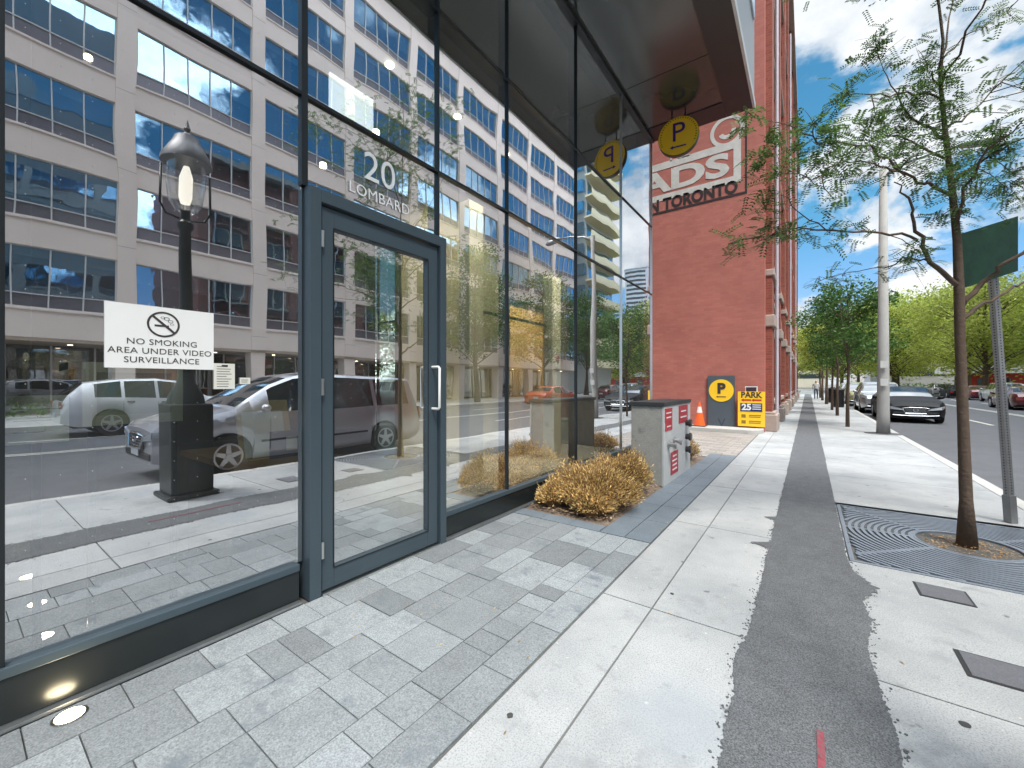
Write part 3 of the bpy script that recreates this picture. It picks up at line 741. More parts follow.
# ------------------------------------------------------------------ BRICK BUILDING
bx0, bx1, by0, by1, bh = -14.0, -1.02, 13.9, 52, 23
bk = thing('brick_building', 'tall red brick warehouse with painted wall advert and stone based piers', 'building', (-7, 30, 0))
brick_flat = mat('brick_painted', (.33, .094, .062), .85, var=.10, scale=.7, bump=.25, bscale=25, stain=((.40, .15, .11), .5, .62))
def brickmat(name, c1, c2, mort, sc=1.):
    m, t, b = nt(name); N = t.nodes; L = t.links
    tc = N.new('ShaderNodeTexCoord'); sp = N.new('ShaderNodeSeparateXYZ'); L.new(tc.outputs['Object'], sp.inputs[0])
    ad = N.new('ShaderNodeMath'); L.new(sp.outputs['X'], ad.inputs[0]); L.new(sp.outputs['Y'], ad.inputs[1])
    cb = N.new('ShaderNodeCombineXYZ'); L.new(ad.outputs[0], cb.inputs[0]); L.new(sp.outputs['Z'], cb.inputs[1])
    br = N.new('ShaderNodeTexBrick'); br.inputs['Scale'].default_value = 1; br.inputs['Brick Width'].default_value = .23; br.inputs['Row Height'].default_value = .075
    br.inputs['Mortar Size'].default_value = .006
    br.inputs['Color1'].default_value = (*c1, 1); br.inputs['Color2'].default_value = (*c2, 1); br.inputs['Mortar'].default_value = (*mort, 1)
    L.new(cb.outputs[0], br.inputs['Vector'])
    n = N.new('ShaderNodeTexNoise'); n.inputs['Scale'].default_value = .8; n.inputs['Detail'].default_value = 7; L.new(tc.outputs['Object'], n.inputs['Vector'])
    mr = N.new('ShaderNodeMapRange'); mr.inputs['To Min'].default_value = .7; mr.inputs['To Max'].default_value = 1.32; L.new(n.outputs['Fac'], mr.inputs['Value']); n.inputs['Roughness'].default_value = .68
    mx = N.new('ShaderNodeMix'); mx.data_type = 'RGBA'; mx.blend_type = 'MULTIPLY'; mx.inputs['Factor'].default_value = 1
    L.new(br.outputs['Color'], mx.inputs['A']); L.new(mr.outputs[0], mx.inputs['B'])
    L.new(mx.outputs['Result'], b.inputs['Base Color']); b.inputs['Roughness'].default_value = .85
    bp = N.new('ShaderNodeBump'); bp.inputs['Strength'].default_value = .5; bp.inputs['Distance'].default_value = .006; bp.invert = True
    L.new(br.outputs['Fac'], bp.inputs['Height']); L.new(bp.outputs[0], b.inputs['Normal'])
    MATS[name] = m; return m
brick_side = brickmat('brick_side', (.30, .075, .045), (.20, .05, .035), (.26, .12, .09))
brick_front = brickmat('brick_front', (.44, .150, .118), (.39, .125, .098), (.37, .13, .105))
stone = mat('stone', (.38, .31, .27), .8, var=.12, scale=5, bump=.4, bscale=30)
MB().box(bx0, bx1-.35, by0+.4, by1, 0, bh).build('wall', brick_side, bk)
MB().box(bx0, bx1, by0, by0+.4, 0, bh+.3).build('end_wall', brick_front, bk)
MB().box(bx0-.1, bx1+.35, by0-.12, by1+.1, bh+.3, bh+.8).build('roof', stone, bk)
# piers, plinths, capitals, recessed windows with arched heads
pier_y = [by0+.85+4.1*k for k in range(10)]
winG = mat('window_dark', (.03, .04, .05), .08, metal=.0, spec=1., var=.02)
for k, q in enumerate(pier_y):
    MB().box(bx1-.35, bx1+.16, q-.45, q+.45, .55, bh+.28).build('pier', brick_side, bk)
    MB().box(bx1-.36, bx1+.30, q-.56, q+.56, 0, .5).box(bx1-.35, bx1+.24, q-.5, q+.5, .5, .58).build('plinth', stone, bk, bevel=.03)
    MB().box(bx1-.34, bx1+.24, q-.5, q+.5, 3.1, 3.45).build('capital', stone, bk, bevel=.03); MB().box(bx1-.34, bx1+.22, q-.49, q+.49, 4.6, 4.8).build('stone_band', stone, bk, bevel=.03)
    MB().tube([(bx1+.22, q+.7, .3), (bx1+.22, q+.7, 21)], .05, 8).build('downpipe', mat('pipe', (.5, .45, .5), .5, var=.1), bk) if k in (0, 3, 6) else None
    if k < 9:
        for fl in range(5):
            z0 = .9+4.3*fl; z1 = z0+2.7; y0, y1 = q+.75, q+3.35
            MB().box(bx1-.349, bx1-.30, y0, y1, z0, z1).build('window', winG, bk)
            fr = MB().box(bx1-.298, bx1-.24, y0-.06, y0+.04, z0, z1).box(bx1-.298, bx1-.24, y1-.04, y1+.06, z0, z1).box(bx1-.298, bx1-.24, (y0+y1)/2-.05, (y0+y1)/2+.05, z0, z1-.06).box(bx1-.298, bx1-.24, y0+.04, y1-.04, z1-.06, z1+.02)
            fr.build('window_frame', mat('frame_cream', (.5, .45, .36), .6), bk)
            MB().box(bx1-.345, bx1+.14, y0-.28, y1+.28, z0-.16, z0-.002).build('window_sill', stone, bk, bevel=.02)
            ac = MB(); nn = 10
            for j in range(nn):
                a0, a1 = PI*j/nn, PI*(j+1)/nn; cyy = (y0+y1)/2; r0, r1 = 1.28, 1.62
                ps = [(bx1-.34, cyy+r*math.cos(a), z1+r*math.sin(a)*.42) for r, a in ((r0, a0), (r1, a0), (r1, a1), (r0, a1))]
                ac.prism(ps, (.4, 0, 0))
            ac.build('window_arch', brick_side if fl % 2 else stone, bk)
# painted advert on the end wall
yw = by0-.004
adv_white = mat('faded_white', (.55, .53, .50), .8, var=.16, scale=5, stain=((.42, .2, .15), 4, .63))
adv_dark = mat('faded_black', (.022, .014, .016), .8, var=.2, scale=5)
ft = by0/13.6
def W(px, py):
    a_ = (px-512)/F; dx, dy = a_*C_-S_, a_*S_+C_; tt = yw/dy
    return dx*tt, H+(384-py)/F*tt
X_r, Z_b = W(747, 192); X_r2, Z_t = W(747, 118)
fr = MB()
fr.box(-9, X_r, yw-.006, yw, Z_b-.035, Z_b+.035).box(X_r-.05, X_r, yw-.006, yw, Z_b+.035, Z_t+3.0)
fr.build('advert_border', adv_dark, bk)
Xb, Zb0 = W(741, 176); _, Zb1 = W(741, 142)
fr = MB(); fr.box(-9, Xb, yw-.006, yw, Zb1-.13, Zb1+.1).box(-9, Xb-.0, yw-.006, yw, Zb0-.14, Zb0+.06).box(Xb-.2, Xb, yw-.006, yw, Zb0+.06, Zb1-.13)
fr.build('advert_box', adv_white, bk)
zc = (Zb0+.06+Zb1-.13)/2
text('lettering', 'ADS', adv_white, bk, (Xb-.32, yw-.003, zc-.02), (1, 0, 0), (0, 0, 1), .93, .003, 'RIGHT', sx=1.55, offset=.035)
Xt, Zt = W(737, 189)
text('lettering', 'N TORONTO', adv_dark, bk, (Xt+.02, yw-.003, Zt+.07), (1, 0, 0), (0, 0, 1), .50, .003, 'RIGHT', sx=.86, offset=.02)
# round emblem above
ex, ez = W(727, 131)
em = MB(); n = 36
for k in range(n):
    a0, a1 = 2*PI*k/n, 2*PI*(k+1)/n
    em.poly([(ex+r*math.cos(a), yw-.004, ez+r*math.sin(a)) for r, a in ((.36, a0), (.47, a0), (.47, a1), (.36, a1))])
em.poly([(ex+r*math.cos(a), yw-.004, ez+r*math.sin(a)) for r, a in [(.24, R(200+8*k)) for k in range(0, 22)]+[(.12, R(200+8*k)) for k in range(21, -1, -1)]])
em.build('emblem', adv_white, bk)
text('lettering', 'RE', adv_white, bk, (ex-1.05, yw-.003, ez-.18), (1, 0, 0), (0, 0, 1), .75, .003, 'RIGHT', sx=.8)

# signs at the foot of the wall
Xa, za1 = W(708, 376); Xb_, _ = W(735, 376); 
yb = by0-.02
sgn = thing('parking_board', 'tall dark grey board with round yellow P sign against the brick wall', 'sign', ((Xa+Xb_)/2, yb, .125))
MB().box(Xa, Xb_, yb-.05, yb, .125, za1).build('board', mat('board_grey', (.075, .095, .115), .5, var=.05, scale=3), sgn, bevel=.006)
Xm, zm = W(721.5, 390.5)
MB().disc((Xm, yb-.052, zm), .34, (0, -1, 0), .01, 40).build('sign_face', yellow_m, sgn)
text('letter', 'P', blk, sgn, (Xm, yb-.0655, zm+.05), (1, 0, 0), (0, 0, 1), .42, .003, offset=.022)
MB().prism([(Xm-.14, yb-.063, zm-.19), (Xm-.09, yb-.063, zm-.165), (Xm-.09, yb-.063, zm-.178), (Xm+.13, yb-.063, zm-.178), (Xm+.13, yb-.063, zm-.203), (Xm-.09, yb-.063, zm-.203), (Xm-.09, yb-.063, zm-.217)][::-1], (0, -.004, 0)).build('arrow', blk, sgn)
MB().poly([(Xm-.10, yb-.0515, zm-.85), (Xm-.06, yb-.0515, zm-.85), (Xm+.01, yb-.0515, zm-1.02), (Xm+.08, yb-.0515, zm-.85), (Xm+.12, yb-.0515, zm-.85), (Xm+.01, yb-.0515, zm-1.1)]).build('mark', mat('faint_navy', (.035, .045, .08), .5), sgn)
X0, z1 = W(738.5, 391.5); X1, _ = W(765.5, 391.5); _, z0 = W(750, 426); z0 = max(z0, .13)
X0 -= .0
pb = thing('parking_price_sign', 'yellow parking price sign with red arrows and 25 on a navy panel', 'sign', ((X0+X1)/2, yb-.1, z0))
MB().box(X0, X1, yb-.16, yb-.1, z0, z1).build('board', yellow_m, pb, bevel=.006)
wd = X1-X0; hh = z1-z0; fy = yb-.162; xm = (X0+X1)/2
text('lettering', 'PARK', blk, pb, (xm, fy, z1-hh*.1), (1, 0, 0), (0, 0, 1), .235, .002, sx=.92, offset=.008)
for s in (-1, 1):
    cx = xm+s*wd*.19; zz = z1-hh*.24
    MB().prism([(cx-.13, fy, zz), (cx-.06, fy, zz+.045), (cx-.06, fy, zz+.024), (cx+.13, fy, zz+.024), (cx+.13, fy, zz-.024), (cx-.06, fy, zz-.024), (cx-.06, fy, zz-.045)][::-1], (0, -.003, 0)).build('arrow', mat('arrow_red', (.55, .04, .01), .5), pb)
MB().box(xm-wd*.4, xm+wd*.4, fy-.004, fy, z1-hh*.57, z1-hh*.33).build('price_panel', mat('navy', (.012, .025, .11), .5), pb)
text('price', '25', white_m, pb, (xm-wd*.17, fy-.006, z1-hh*.45), (1, 0, 0), (0, 0, 1), .25, .001, offset=.01)
q = MB()
for k in range(3): q.box(xm+.03, xm+wd*.36, fy-.006, fy-.004, z1-hh*(.375+.06*k)-.012, z1-hh*(.375+.06*k)+.012)
q.build('writing', white_m, pb)
q = MB()
for k in range(2):
    zz = z1-hh*(.70+.17*k)
    q.box(xm-wd*.36, xm-wd*.2, fy-.002, fy, zz-.05, zz+.045).box(xm-wd*.08, xm+wd*.36, fy-.002, fy, zz+.012, zz+.036).box(xm-wd*.08, xm+wd*.34, fy-.002, fy, zz-.036, zz-.014)
q.build('small_print', mat('brown_ink', (.28, .16, .02), .5), pb)
MB().box(xm-.13, xm+.13, yb-.15, yb-.11, z1+.01, z1+.13).build('top_plate', mat('plate_dark', (.04, .02, .035), .5), pb)
MB().box(xm-.16, xm+.16, yb-.11, yb-.1, z1+.001, z1+.16).build('plate_frame', white_m, pb)
# traffic cone
Xc, _ = W(702.5, 420)
cn = thing('traffic_cone', 'orange traffic cone with white band on the kerb by the brick wall', 'traffic cone', (Xc, 13.45, .125))
MB().box(Xc-.19, Xc+.19, 13.26, 13.64, .121, .15).build('base', mat('cone_base', (.10, .06, .04), .7), cn, bevel=.01)
orange = mat('cone_orange', (.85, .12, .015), .5, var=.06)
MB().lathe([(.155, 0), (.12, .18), (.082, .38)], (Xc, 13.45, .15), 24).lathe([(.048, .561), (.026, .68), (.02, .70)], (Xc, 13.45, .15), 24).build('cone', orange, cn, smooth=False)
MB().lathe([(.082, .381), (.048, .56)], (Xc, 13.45, .15), 24).build('reflective_band', mat('cone_white', (.75, .68, .66), .5), cn)

# ------------------------------------------------------------------ tree grate, plates
gx0, gx1, gy0, gy1 = .27, 1.935, 4.2, 6.08; TX, TY = 1.12, 5.2
gt = thing('tree_grate', 'square cast iron tree grate with concentric slots around the young tree', 'tree grate', ((gx0+gx1)/2, (gy0+gy1)/2, 0))
iron = mat('cast_iron', (.27, .30, .35), .42, metal=.5, var=.12, scale=6, fine=.1, bscale=50)
gr = MB(); z0_, z1_ = -.02, .004
gr.box(gx0, gx1, gy0, gy0+.03, z0_, z1_).box(gx0, gx1, gy1-.03, gy1, z0_, z1_).box(gx0, gx0+.03, gy0+.03, gy1-.03, z0_, z1_).box(gx1-.03, gx1, gy0+.03, gy1-.03, z0_, z1_)
def inside(x, y): return gx0+.028 < x < gx1-.028 and gy0+.028 < y < gy1-.028
rr = .325; nseg = 144
# rings: bars between slots, squashed outwards like a stretched oval
k = 0
while rr < 1.35:
    w_ = .026 if rr > .34 else .045
    for j in range(nseg):
        a0, a1 = 2*PI*j/nseg, 2*PI*(j+1)/nseg
        ps = [(TX+r*math.cos(a), TY+r*math.sin(a)) for r, a in ((rr, a0), (rr+w_, a0), (rr+w_, a1), (rr, a1))]
        if all(inside(*p) for p in ps):
            gr.prism([(p[0], p[1], z0_) for p in ps], (0, 0, z1_-z0_))
    rr += w_+.022; k += 1
for a in (R(45), R(135), R(225), R(315)):
    for s in range(60):
        r = .33+s*.0165; p = (TX+r*math.cos(a), TY+r*math.sin(a))
        if inside(*p) and inside(TX+(r+.05)*math.cos(a), TY+(r+.05)*math.sin(a)):
            u = Vector((math.cos(a), math.sin(a), 0)); v = Vector((-u.y, u.x, 0)); c0 = Vector((p[0], p[1], z0_))
            gr.prism([c0-v*.02, c0+u*.0165-v*.02, c0+u*.0165+v*.02, c0+v*.02], (0, 0, z1_-z0_-.001))
# joint strips splitting the grate in quarters
gr.box(gx0+.03, TX-.35, TY-.018, TY+.018, z0_, z1_-.0015).box(TX+.35, gx1-.03, TY-.018, TY+.018, z0_, z1_-.0015)
gr.build('grate', iron, gt)
MB().lathe([(.335, 0), (.335, .047), (.322, .047), (.322, 0)], (TX, TY, -.04), 48).build('collar', iron, gt)
pit = MB()
for i in range(26):
    for j in range(26):
        q = []
        for a, b in ((i, j), (i+1, j), (i+1, j+1), (i, j+1)):
            x = gx0+.01+a/26*(gx1-gx0-.02); y = gy0+.01+b/26*(gy1-gy0-.02); r = math.hypot(x-TX, y-TY)
            q.append((x, y, -.035+(.03*(1-min(1, r/.4))+.012*noise.noise((x*14, y*14, 0)) if r < .45 else 0)))
        pit.quad(*q)
struct(pit, 'tree_pit_soil', mat('pit_soil', (.15, .10, .06), .95, var=.35, scale=25, bump=1, bscale=60, fine=.5))
lt = MB(); rg = random.Random(8)
for k in range(700):
    a = rg.uniform(0, 2*PI); r = .315*math.sqrt(rg.random()); s = rg.uniform(.006, .016); c0 = Vector((TX+r*math.cos(a), TY+r*math.sin(a), -.024+.035*(1-r/.32)+rg.random()*.012))
    b = rg.uniform(0, PI); u = Vector((math.cos(b), math.sin(b), rg.uniform(-.4, .4)))*s; v = Vector((-math.sin(b), math.cos(b), 0))*s*.5
    lt.quad(c0-u, c0-v, c0+u, c0+v)
tag(lt.build('leaf_litter', leafmat('litter', (.36, .22, .10), .1, .7)), 'dry brown leaf litter in the opening of the tree grate', 'leaf litter', kind='stuff')
def plate(pts, label):
    t = thing('utility_cover', label, 'utility cover', (sum(p[0] for p in pts)/4, sum(p[1] for p in pts)/4, 0), group='metal covers set in the sidewalk')
    MB().prism([(a, b, .0005) for a, b in pts], (0, 0, .003)).build('rim', mat('plate_rim', (.04, .04, .042), .6, metal=.4), t)
    c0 = Vector((sum(p[0] for p in pts)/4, sum(p[1] for p in pts)/4, 0))
    ins = [Vector((a, b, 0)).lerp(c0, .1) for a, b in pts]
    MB().prism([(p.x, p.y, .004) for p in ins], (0, 0, .002)).build('lid', mat('plate_lid', (.16, .16, .175), .55, metal=.4, var=.12, scale=20, fine=.2), t)
plate([(.60, 3.78), (.86, 3.78), (.86, 4.02), (.60, 4.02)], 'small rectangular metal cover in the sidewalk nearer the tree grate')
plate([(.62, 2.87), (1.0, 2.87), (1.0, 3.12), (.62, 3.12)], 'larger rectangular metal cover in the sidewalk at the right')
def gum(px, py, r, lab):
    t_ = H*F/(py-384); a_ = (px-512)/F; x, y = (a_*C_-S_)*t_, (a_*S_+C_)*t_
    pts = [(x+r*(1+.35*noise.noise((math.cos(b)*2, math.sin(b)*2, px)))*math.cos(b), y+r*(1+.3*noise.noise((math.cos(b)*2, math.sin(b)*2, px)))*math.sin(b), .0025) for b in [2*PI*k/14 for k in range(14)]]
    tag(MB().prism(pts, (0, 0, .0012)).build('gum_spot', mat('gum', (.05, .05, .05), .8), None), lab, 'stain', group='old gum spots on the pavement')
gum(510, 716, .014, 'old dark gum spot on the concrete near the pavers'); gum(965, 725, .018, 'old dark gum spot on the concrete at the lower right')
gum(672, 594, .012, 'old dark gum spot on the concrete slab left of the asphalt')

# sign post
sp_ = thing('sign_post', 'leaning perforated steel post carrying a dark green sign plate beside the tree', 'sign post', (1.66, 6.3, 0))
b0 = Vector((1.66, 6.3, 0)); topP = P(989, 226, 4.12)
dirn = (topP-b0).normalized(); u = Vector((C_, S_, 0)); u = (u-dirn*u.dot(dirn)).normalized(); v = dirn.cross(u); Ln = (topP-b0).length
pm = MB()
n_h = int(Ln/.028)
pw_ = .026
c = [b0+u*(-pw_)+v*(-pw_), b0+u*pw_+v*(-pw_), b0+u*pw_+v*pw_, b0+u*(-pw_)+v*pw_]
pm.prism(c, dirn*Ln)
po = pm.build('post', mat('galvanised', (.36, .37, .38), .45, metal=.7, var=.12, scale=12), sp_)
hl = MB()
for k in range(n_h-2):
    for (nn_, tt_) in ((v, u), (-v, u), (u, v), (-u, v)):
        cc_ = b0+dirn*(.05+k*.028)+nn_*(pw_+.0006)
        hl.poly([cc_+tt_*.007*math.cos(a)+dirn*.007*math.sin(a) for a in [2*PI*j/8 for j in range(8)]])
hl.build('hole_pattern', mat('hole_dark', (.03, .03, .03), .8), po)
c2_ = [p+dirn*0 for p in c]
MB().prism([b0+u*a*.034+v*b*.034 for a, b in ((-1, -1), (1, -1), (1, 1), (-1, 1))], dirn*.28).build('sleeve', mat('galvanised2', (.28, .29, .30), .5, metal=.6, var=.15), sp_)
q = [P(960, 234, 4.00), P(1018, 216, 4.04), P(1018, 271, 4.04), P(964, 288, 4.00)]
nn_ = (q[1]-q[0]).cross(q[3]-q[0]).normalized()
MB().prism(q, nn_*.004).build('sign_plate', mat('sign_green', (.018, .06, .035), .35, metal=.2, var=.3, scale=9), sp_)

# utility pole
up = thing('utility_pole', 'tall round concrete utility pole with street light arm at the kerb', 'utility pole', (1.72, 15.5, 0))
MB().lathe([(.155, 0), (.14, .5), (.085, 7.45)], (1.72, 15.5, 0), 20).build('pole', mat('pole_concrete', (.33, .325, .31), .85, var=.12, scale=3, bump=.3), up, smooth=True)
MB().lathe([(.42, 0), (.40, .006)], (1.72, 15.5, .003), 20).build('base_patch', asphalt, up)
MB().tube([(1.72, 15.5, 7.25), (2.2, 15.5, 7.5), (2.8, 15.5, 7.6), (3.3, 15.5, 7.6)], [.05, .045, .035, .03], 10).build('lamp_arm', mat('arm_grey', (.35, .36, .36), .4, metal=.6), up, smooth=True)
MB().tube([(3.2, 15.5, 7.6), (3.4, 15.5, 7.6), (3.8, 15.5, 7.57), (3.95, 15.5, 7.55)], [.05, .11, .12, .04], 12).build('lamp_head', mat('arm_grey', (.35, .36, .36)), up, smooth=True)
for z in (1.45, 1.95): MB().box(1.64, 1.8, 15.33, 15.345, z-.1, z+.1).xf(Matrix.Translation((0, -.025, 0))).build('tag_plate', mat('tag_white', (.6, .6, .58), .5), up)

# heritage lamp standing out of frame, seen in the glass
lx, ly = 1.0, 1.8
lp = thing('street_lamp', 'black heritage street lamp with glass lantern on a wide pedestal, mirrored in the left window', 'street lamp', (lx, ly, 0))
MB().box(lx-.30, lx+.30, ly-.27, ly+.27, 0, .06).box(lx-.24, lx+.24, ly-.22, ly+.22, .06, 1.15).build('pedestal', mat('lamp_black', (.014, .018, .017), .42, metal=.4), lp, bevel=.02)
MB().lathe([(.2, 1.15), (.18, 1.25), (.1, 1.4), (.085, 1.5), (.07, 2.4), (.06, 3.3), (.085, 3.34), (.085, 3.4), (.05, 3.44), (.05, 3.56)], (lx, ly, 0), 16).build('post', MATS['lamp_black'], lp, autos=40)
MB().lathe([(.11, 3.56), (.17, 3.66), (.2, 3.9), (.2, 4.2)], (lx, ly, 0), 14).build('lantern_glass', glass('lantern_glass', base=.10, gain=.3, tint=(.9, .9, .88), wave=.02), lp, autos=30)
MB().lathe([(.265, 4.18), (.255, 4.24), (.19, 4.36), (.15, 4.42), (.12, 4.50), (.05, 4.54), (.02, 4.57), (.035, 4.61), (.02, 4.65), (.004, 4.72)], (lx, ly, 0), 14).build('lantern_roof', mat('lamp_grey', (.14, .14, .15), .5, metal=.3), lp, autos=30)
MB().lathe([(.05, 3.66), (.07, 3.75), (.07, 4.0), (.03, 4.15)], (lx, ly, 0), 12).build('bulb', emit('bulb', (1, .93, .8), .7), lp, smooth=True)
for s in (-1, 1):
    MB().tube([(lx, ly+s*.06, 3.45), (lx, ly+s*.2, 3.48), (lx, ly+s*.26, 3.6), (lx, ly+s*.25, 4.1)], .014, 8).build('bracket', MATS['lamp_black'], lp, smooth=True)

# ------------------------------------------------------------------ CARS
tyre_m = mat('tyre', (.02, .02, .02), .85, var=.1)
rim_m = mat('rim', (.5, .5, .52), .28, metal=.9, var=.03)
carglass = mat('car_glass', (.012, .016, .018), .04, spec=1., var=0, coat=.5)
chrome = mat('chrome', (.75, .75, .76), .12, metal=1, var=0)
dark_pl = mat('dark_plastic', (.02, .02, .022), .6)
lampw = mat('headlight', (.6, .65, .7), .08, metal=.6, var=.0, coat=1)
lampr = mat('taillight', (.35, .01, .012), .15, var=0, coat=1)
def interp(tab, x):
    for (a, va), (b, vb) in zip(tab[:-1], tab[1:]):
        if x <= b: 
            if b == a: return vb
            f_ = (x-a)/(b-a); return va+(vb-va)*f_
    return tab[-1][1]
def make_car(name, label, spec, paint, group=None, cat='car'):
    """length along local -Y front; x across. spec: L,W, top[], belt[], wheels (yf,yr,r), glass zones"""
    t = thing(name, label, cat, (0, 0, 0), group=group)
    Ln, Wd = spec['L'], spec['W']/2; yf, yr, wr = spec['wheels']
    top, belt = spec['top'], spec['belt']; zb = spec.get('zb', .22)
    ws = spec['ws']; rw = spec['rw']                       # windshield / rear window y-ranges
    st = set([0, .03, .08, .15, .3, Ln-.3, Ln-.15, Ln-.06, Ln-.02, Ln]); k = 0
    while k*.1 < Ln: st.add(round(k*.1, 3)); k += 1
    for a, _ in top: st.add(a)
    for a, _ in belt: st.add(a)
    for q in (yf, yr):
        for j in range(17):
            a = PI*j/16; st.add(round(q+(wr+.05)*math.cos(a), 3))
    for a, b in spec['side']: st.add(a); st.add(b)
    ys_ = sorted(y for y in st if 0 <= y <= Ln)
    ys2 = [ys_[0]]
    for y in ys_[1:]:
        if y-ys2[-1] > .004: ys2.append(y)
    rows = []
    for y in ys2:
        T = interp(top, y); B = min(interp(belt, y), T-.01)
        nf = max(0., 1-y/.55)**2; nr = max(0., 1-(Ln-y)/.45)**2
        Wy = Wd*(1-.22*nf-.12*nr)
        b = zb+.10*nf+.12*nr
        for q in (yf, yr):
            dq = abs(y-q)
            if dq < wr+.05: b = max(b, wr-.0+math.sqrt(max(0, (wr+.05)**2-dq**2)))
        b = min(b, B-.08)
        gh = min(1, max(0, (T-B)/.35))
        z1_ = b+(B-b)*.35; z2_ = b+(B-b)*.72
        ring_ = [(Wy*.95, b), (Wy*1.0, z1_), (Wy*1.0, z2_), (Wy*(.965-.02*(1-gh)), B)]
        wt = Wy*(.93-.17*gh)
        ring_ += [(wt+.01, T-.06*gh-.012*(1-gh)), (wt*.93, T-.012), (wt*.55, T+.012), (0, T+.02)]
        rows.append((y, ring_))
    body = MB(); wins = {}; wsh = MB(); rwm = MB()
    def pt(i, j, s): y, r_ = rows[i]; return (s*r_[j][0], y, r_[j][1])
    nr_ = len(rows[0][1])
    side = spec['side']
    for i in range(len(rows)-1):
        ym = (rows[i][0]+rows[i+1][0])/2
        for j in range(nr_-1):
            for s in (1, -1):
                q = [pt(i, j, s), pt(i+1, j, s), pt(i+1, j+1, s), pt(i, j+1, s)]
                if s < 0: q = q[::-1]
                tgt = body
                if j == 3:
                    for kk, (a, b) in enumerate(side):
                        if a < ym < b: tgt = wins.setdefault((kk, s), MB())
                if j >= 5 and ws[0] < ym < ws[1]: tgt = wsh
                if j >= 5 and rw[0] < ym < rw[1]: tgt = rwm
                tgt.quad(*q)
    # front & rear caps
    for i in (0, len(rows)-1):
        l = [pt(i, j, 1) for j in range(nr_)]+[pt(i, j, -1) for j in range(nr_-2, -1, -1)]
        body.poly(l if i == 0 else l[::-1])
    def weld(mb, nm, m_, par):
        o = mb.build(nm, m_, par, world=False)
        bm = bmesh.new(); bm.from_mesh(o.data); bmesh.ops.remove_doubles(bm, verts=bm.verts, dist=.0008); bmesh.ops.recalc_face_normals(bm, faces=bm.faces); bm.to_mesh(o.data); bm.free()
        o.data.polygons.foreach_set('use_smooth', [True]*len(o.data.polygons)); o.data.set_sharp_from_angle(angle=R(32)); return o
    bo = weld(body, 'body', paint, t)
    for k_ in wins: weld(wins[k_], 'side_window', carglass, t)
    weld(wsh, 'windshield', carglass, t); weld(rwm, 'rear_window', carglass, t)
    # underbody
    MB().box(-Wd*.82, Wd*.82, .25, Ln-.25, zb-.03, .62).build('underbody', dark_pl, t, world=False)
    # pillars between side windows + trim line
    pil = MB()
    for (a, b), (c0, d0) in zip(side[:-1], side[1:]): pass
    for y_ in (spec.get('doors') or []):
        for s in (-1, 1):
            B = interp(belt, y_); pil.box(s*Wd*1.0-.003, s*Wd*1.0+.003, y_-.004, y_+.004, zb+.14, B-.12)
    if pil.v: pil.build('door_gap', dark_pl, t, world=False)
    hd = MB()
    for y_ in (spec.get('doors') or [])[1:]:
        for s in (-1, 1): hd.box(s*Wd*1.0-.012, s*Wd*1.0+.012, y_-.26, y_-.08, interp(belt, y_)-.14, interp(belt, y_)-.11)
    if hd.v: hd.build('door_handle', paint if not spec.get('chrome') else chrome, t, world=False)
    if spec.get('rub'):
        MB().box(-Wd-.008, -Wd+.01, yf+.5, yr-.5, .52, .56).box(Wd-.01, Wd+.008, yf+.5, yr-.5, .52, .56).build('rub_strip', dark_pl, t, world=False)
    # wheels
    for q in (yf, yr):
        for s in (-1, 1):
            xo = s*(Wd-.005); xi = s*(Wd-.22)
            w_ = MB().tube([(xi, q, wr), (xi+s*.02, q, wr), (xo-s*.02, q, wr), (xo, q, wr)], [wr-.02, wr, wr, wr-.02], 28).build('wheel', tyre_m, t, world=False, autos=40)
            rm = MB()
            ri_ = wr*.66
            rm.tube([(xo-s*.01, q, wr), (xo+s*.004, q, wr)], ri_, 24) if False else None
            n = 24
            for k in range(n):
                a0, a1 = 2*PI*k/n, 2*PI*(k+1)/n
                rm.prism([(xo-s*.004, q+r*math.cos(a), wr+r*math.sin(a)) for r, a in ((ri_*.88, a0), (ri_, a0), (ri_, a1), (ri_*.88, a1))], (s*.012, 0, 0))
            for k in range(spec.get('spokes', 5)):
                a = 2*PI*k/spec.get('spokes', 5)+.3; ca, sa = math.cos(a), math.sin(a)
                rm.prism([(xo-s*.002, q+ca*r-sa*w2, wr+sa*r+ca*w2) for r, w2 in ((.03, -.045), (ri_*.92, -.026), (ri_*.92, .026), (.03, .045))], (s*.010, 0, 0))
            rm.disc((xo, q, wr), .05, (s, 0, 0), .014, 12)
            rm.build('rim', rim_m, w_, world=False)
            MB().disc((xo+s*.0005, q, wr), ri_*.9, (s, 0, 0), .001, 20).build('hub_shadow', dark_pl, w_, world=False)
            # dark arch liner
    # front: headlights, grille, plate, bumper intake
    hz = interp(belt, .25)-.14
    fy_ = .0
    for s in (-1, 1):
        MB().prism([(s*Wd*.80, -.012, hz-.02), (s*Wd*.38, -.022, hz-.07), (s*Wd*.42, -.022, hz-.0), (s*Wd*.80, -.01, hz+.09)][::s], (0, .12, 0)).prism([(s*Wd*.80, -.005, hz-.02), (s*Wd*.94, .22, hz+.04), (s*Wd*.935, .24, hz+.12), (s*Wd*.80, .0, hz+.09)][::s], (-s*.03, .03, 0)).build('headlight', lampw, t, world=False)
        tz = interp(belt, Ln-.1)-.12
        MB().box(s*Wd*.62 if s > 0 else -Wd*.9, s*Wd*.9 if s > 0 else -Wd*.62, Ln-.02, Ln+.012, tz-.22 if spec.get('tallrear') else tz-.1, tz+.08).build('taillight', lampr, t, world=False)
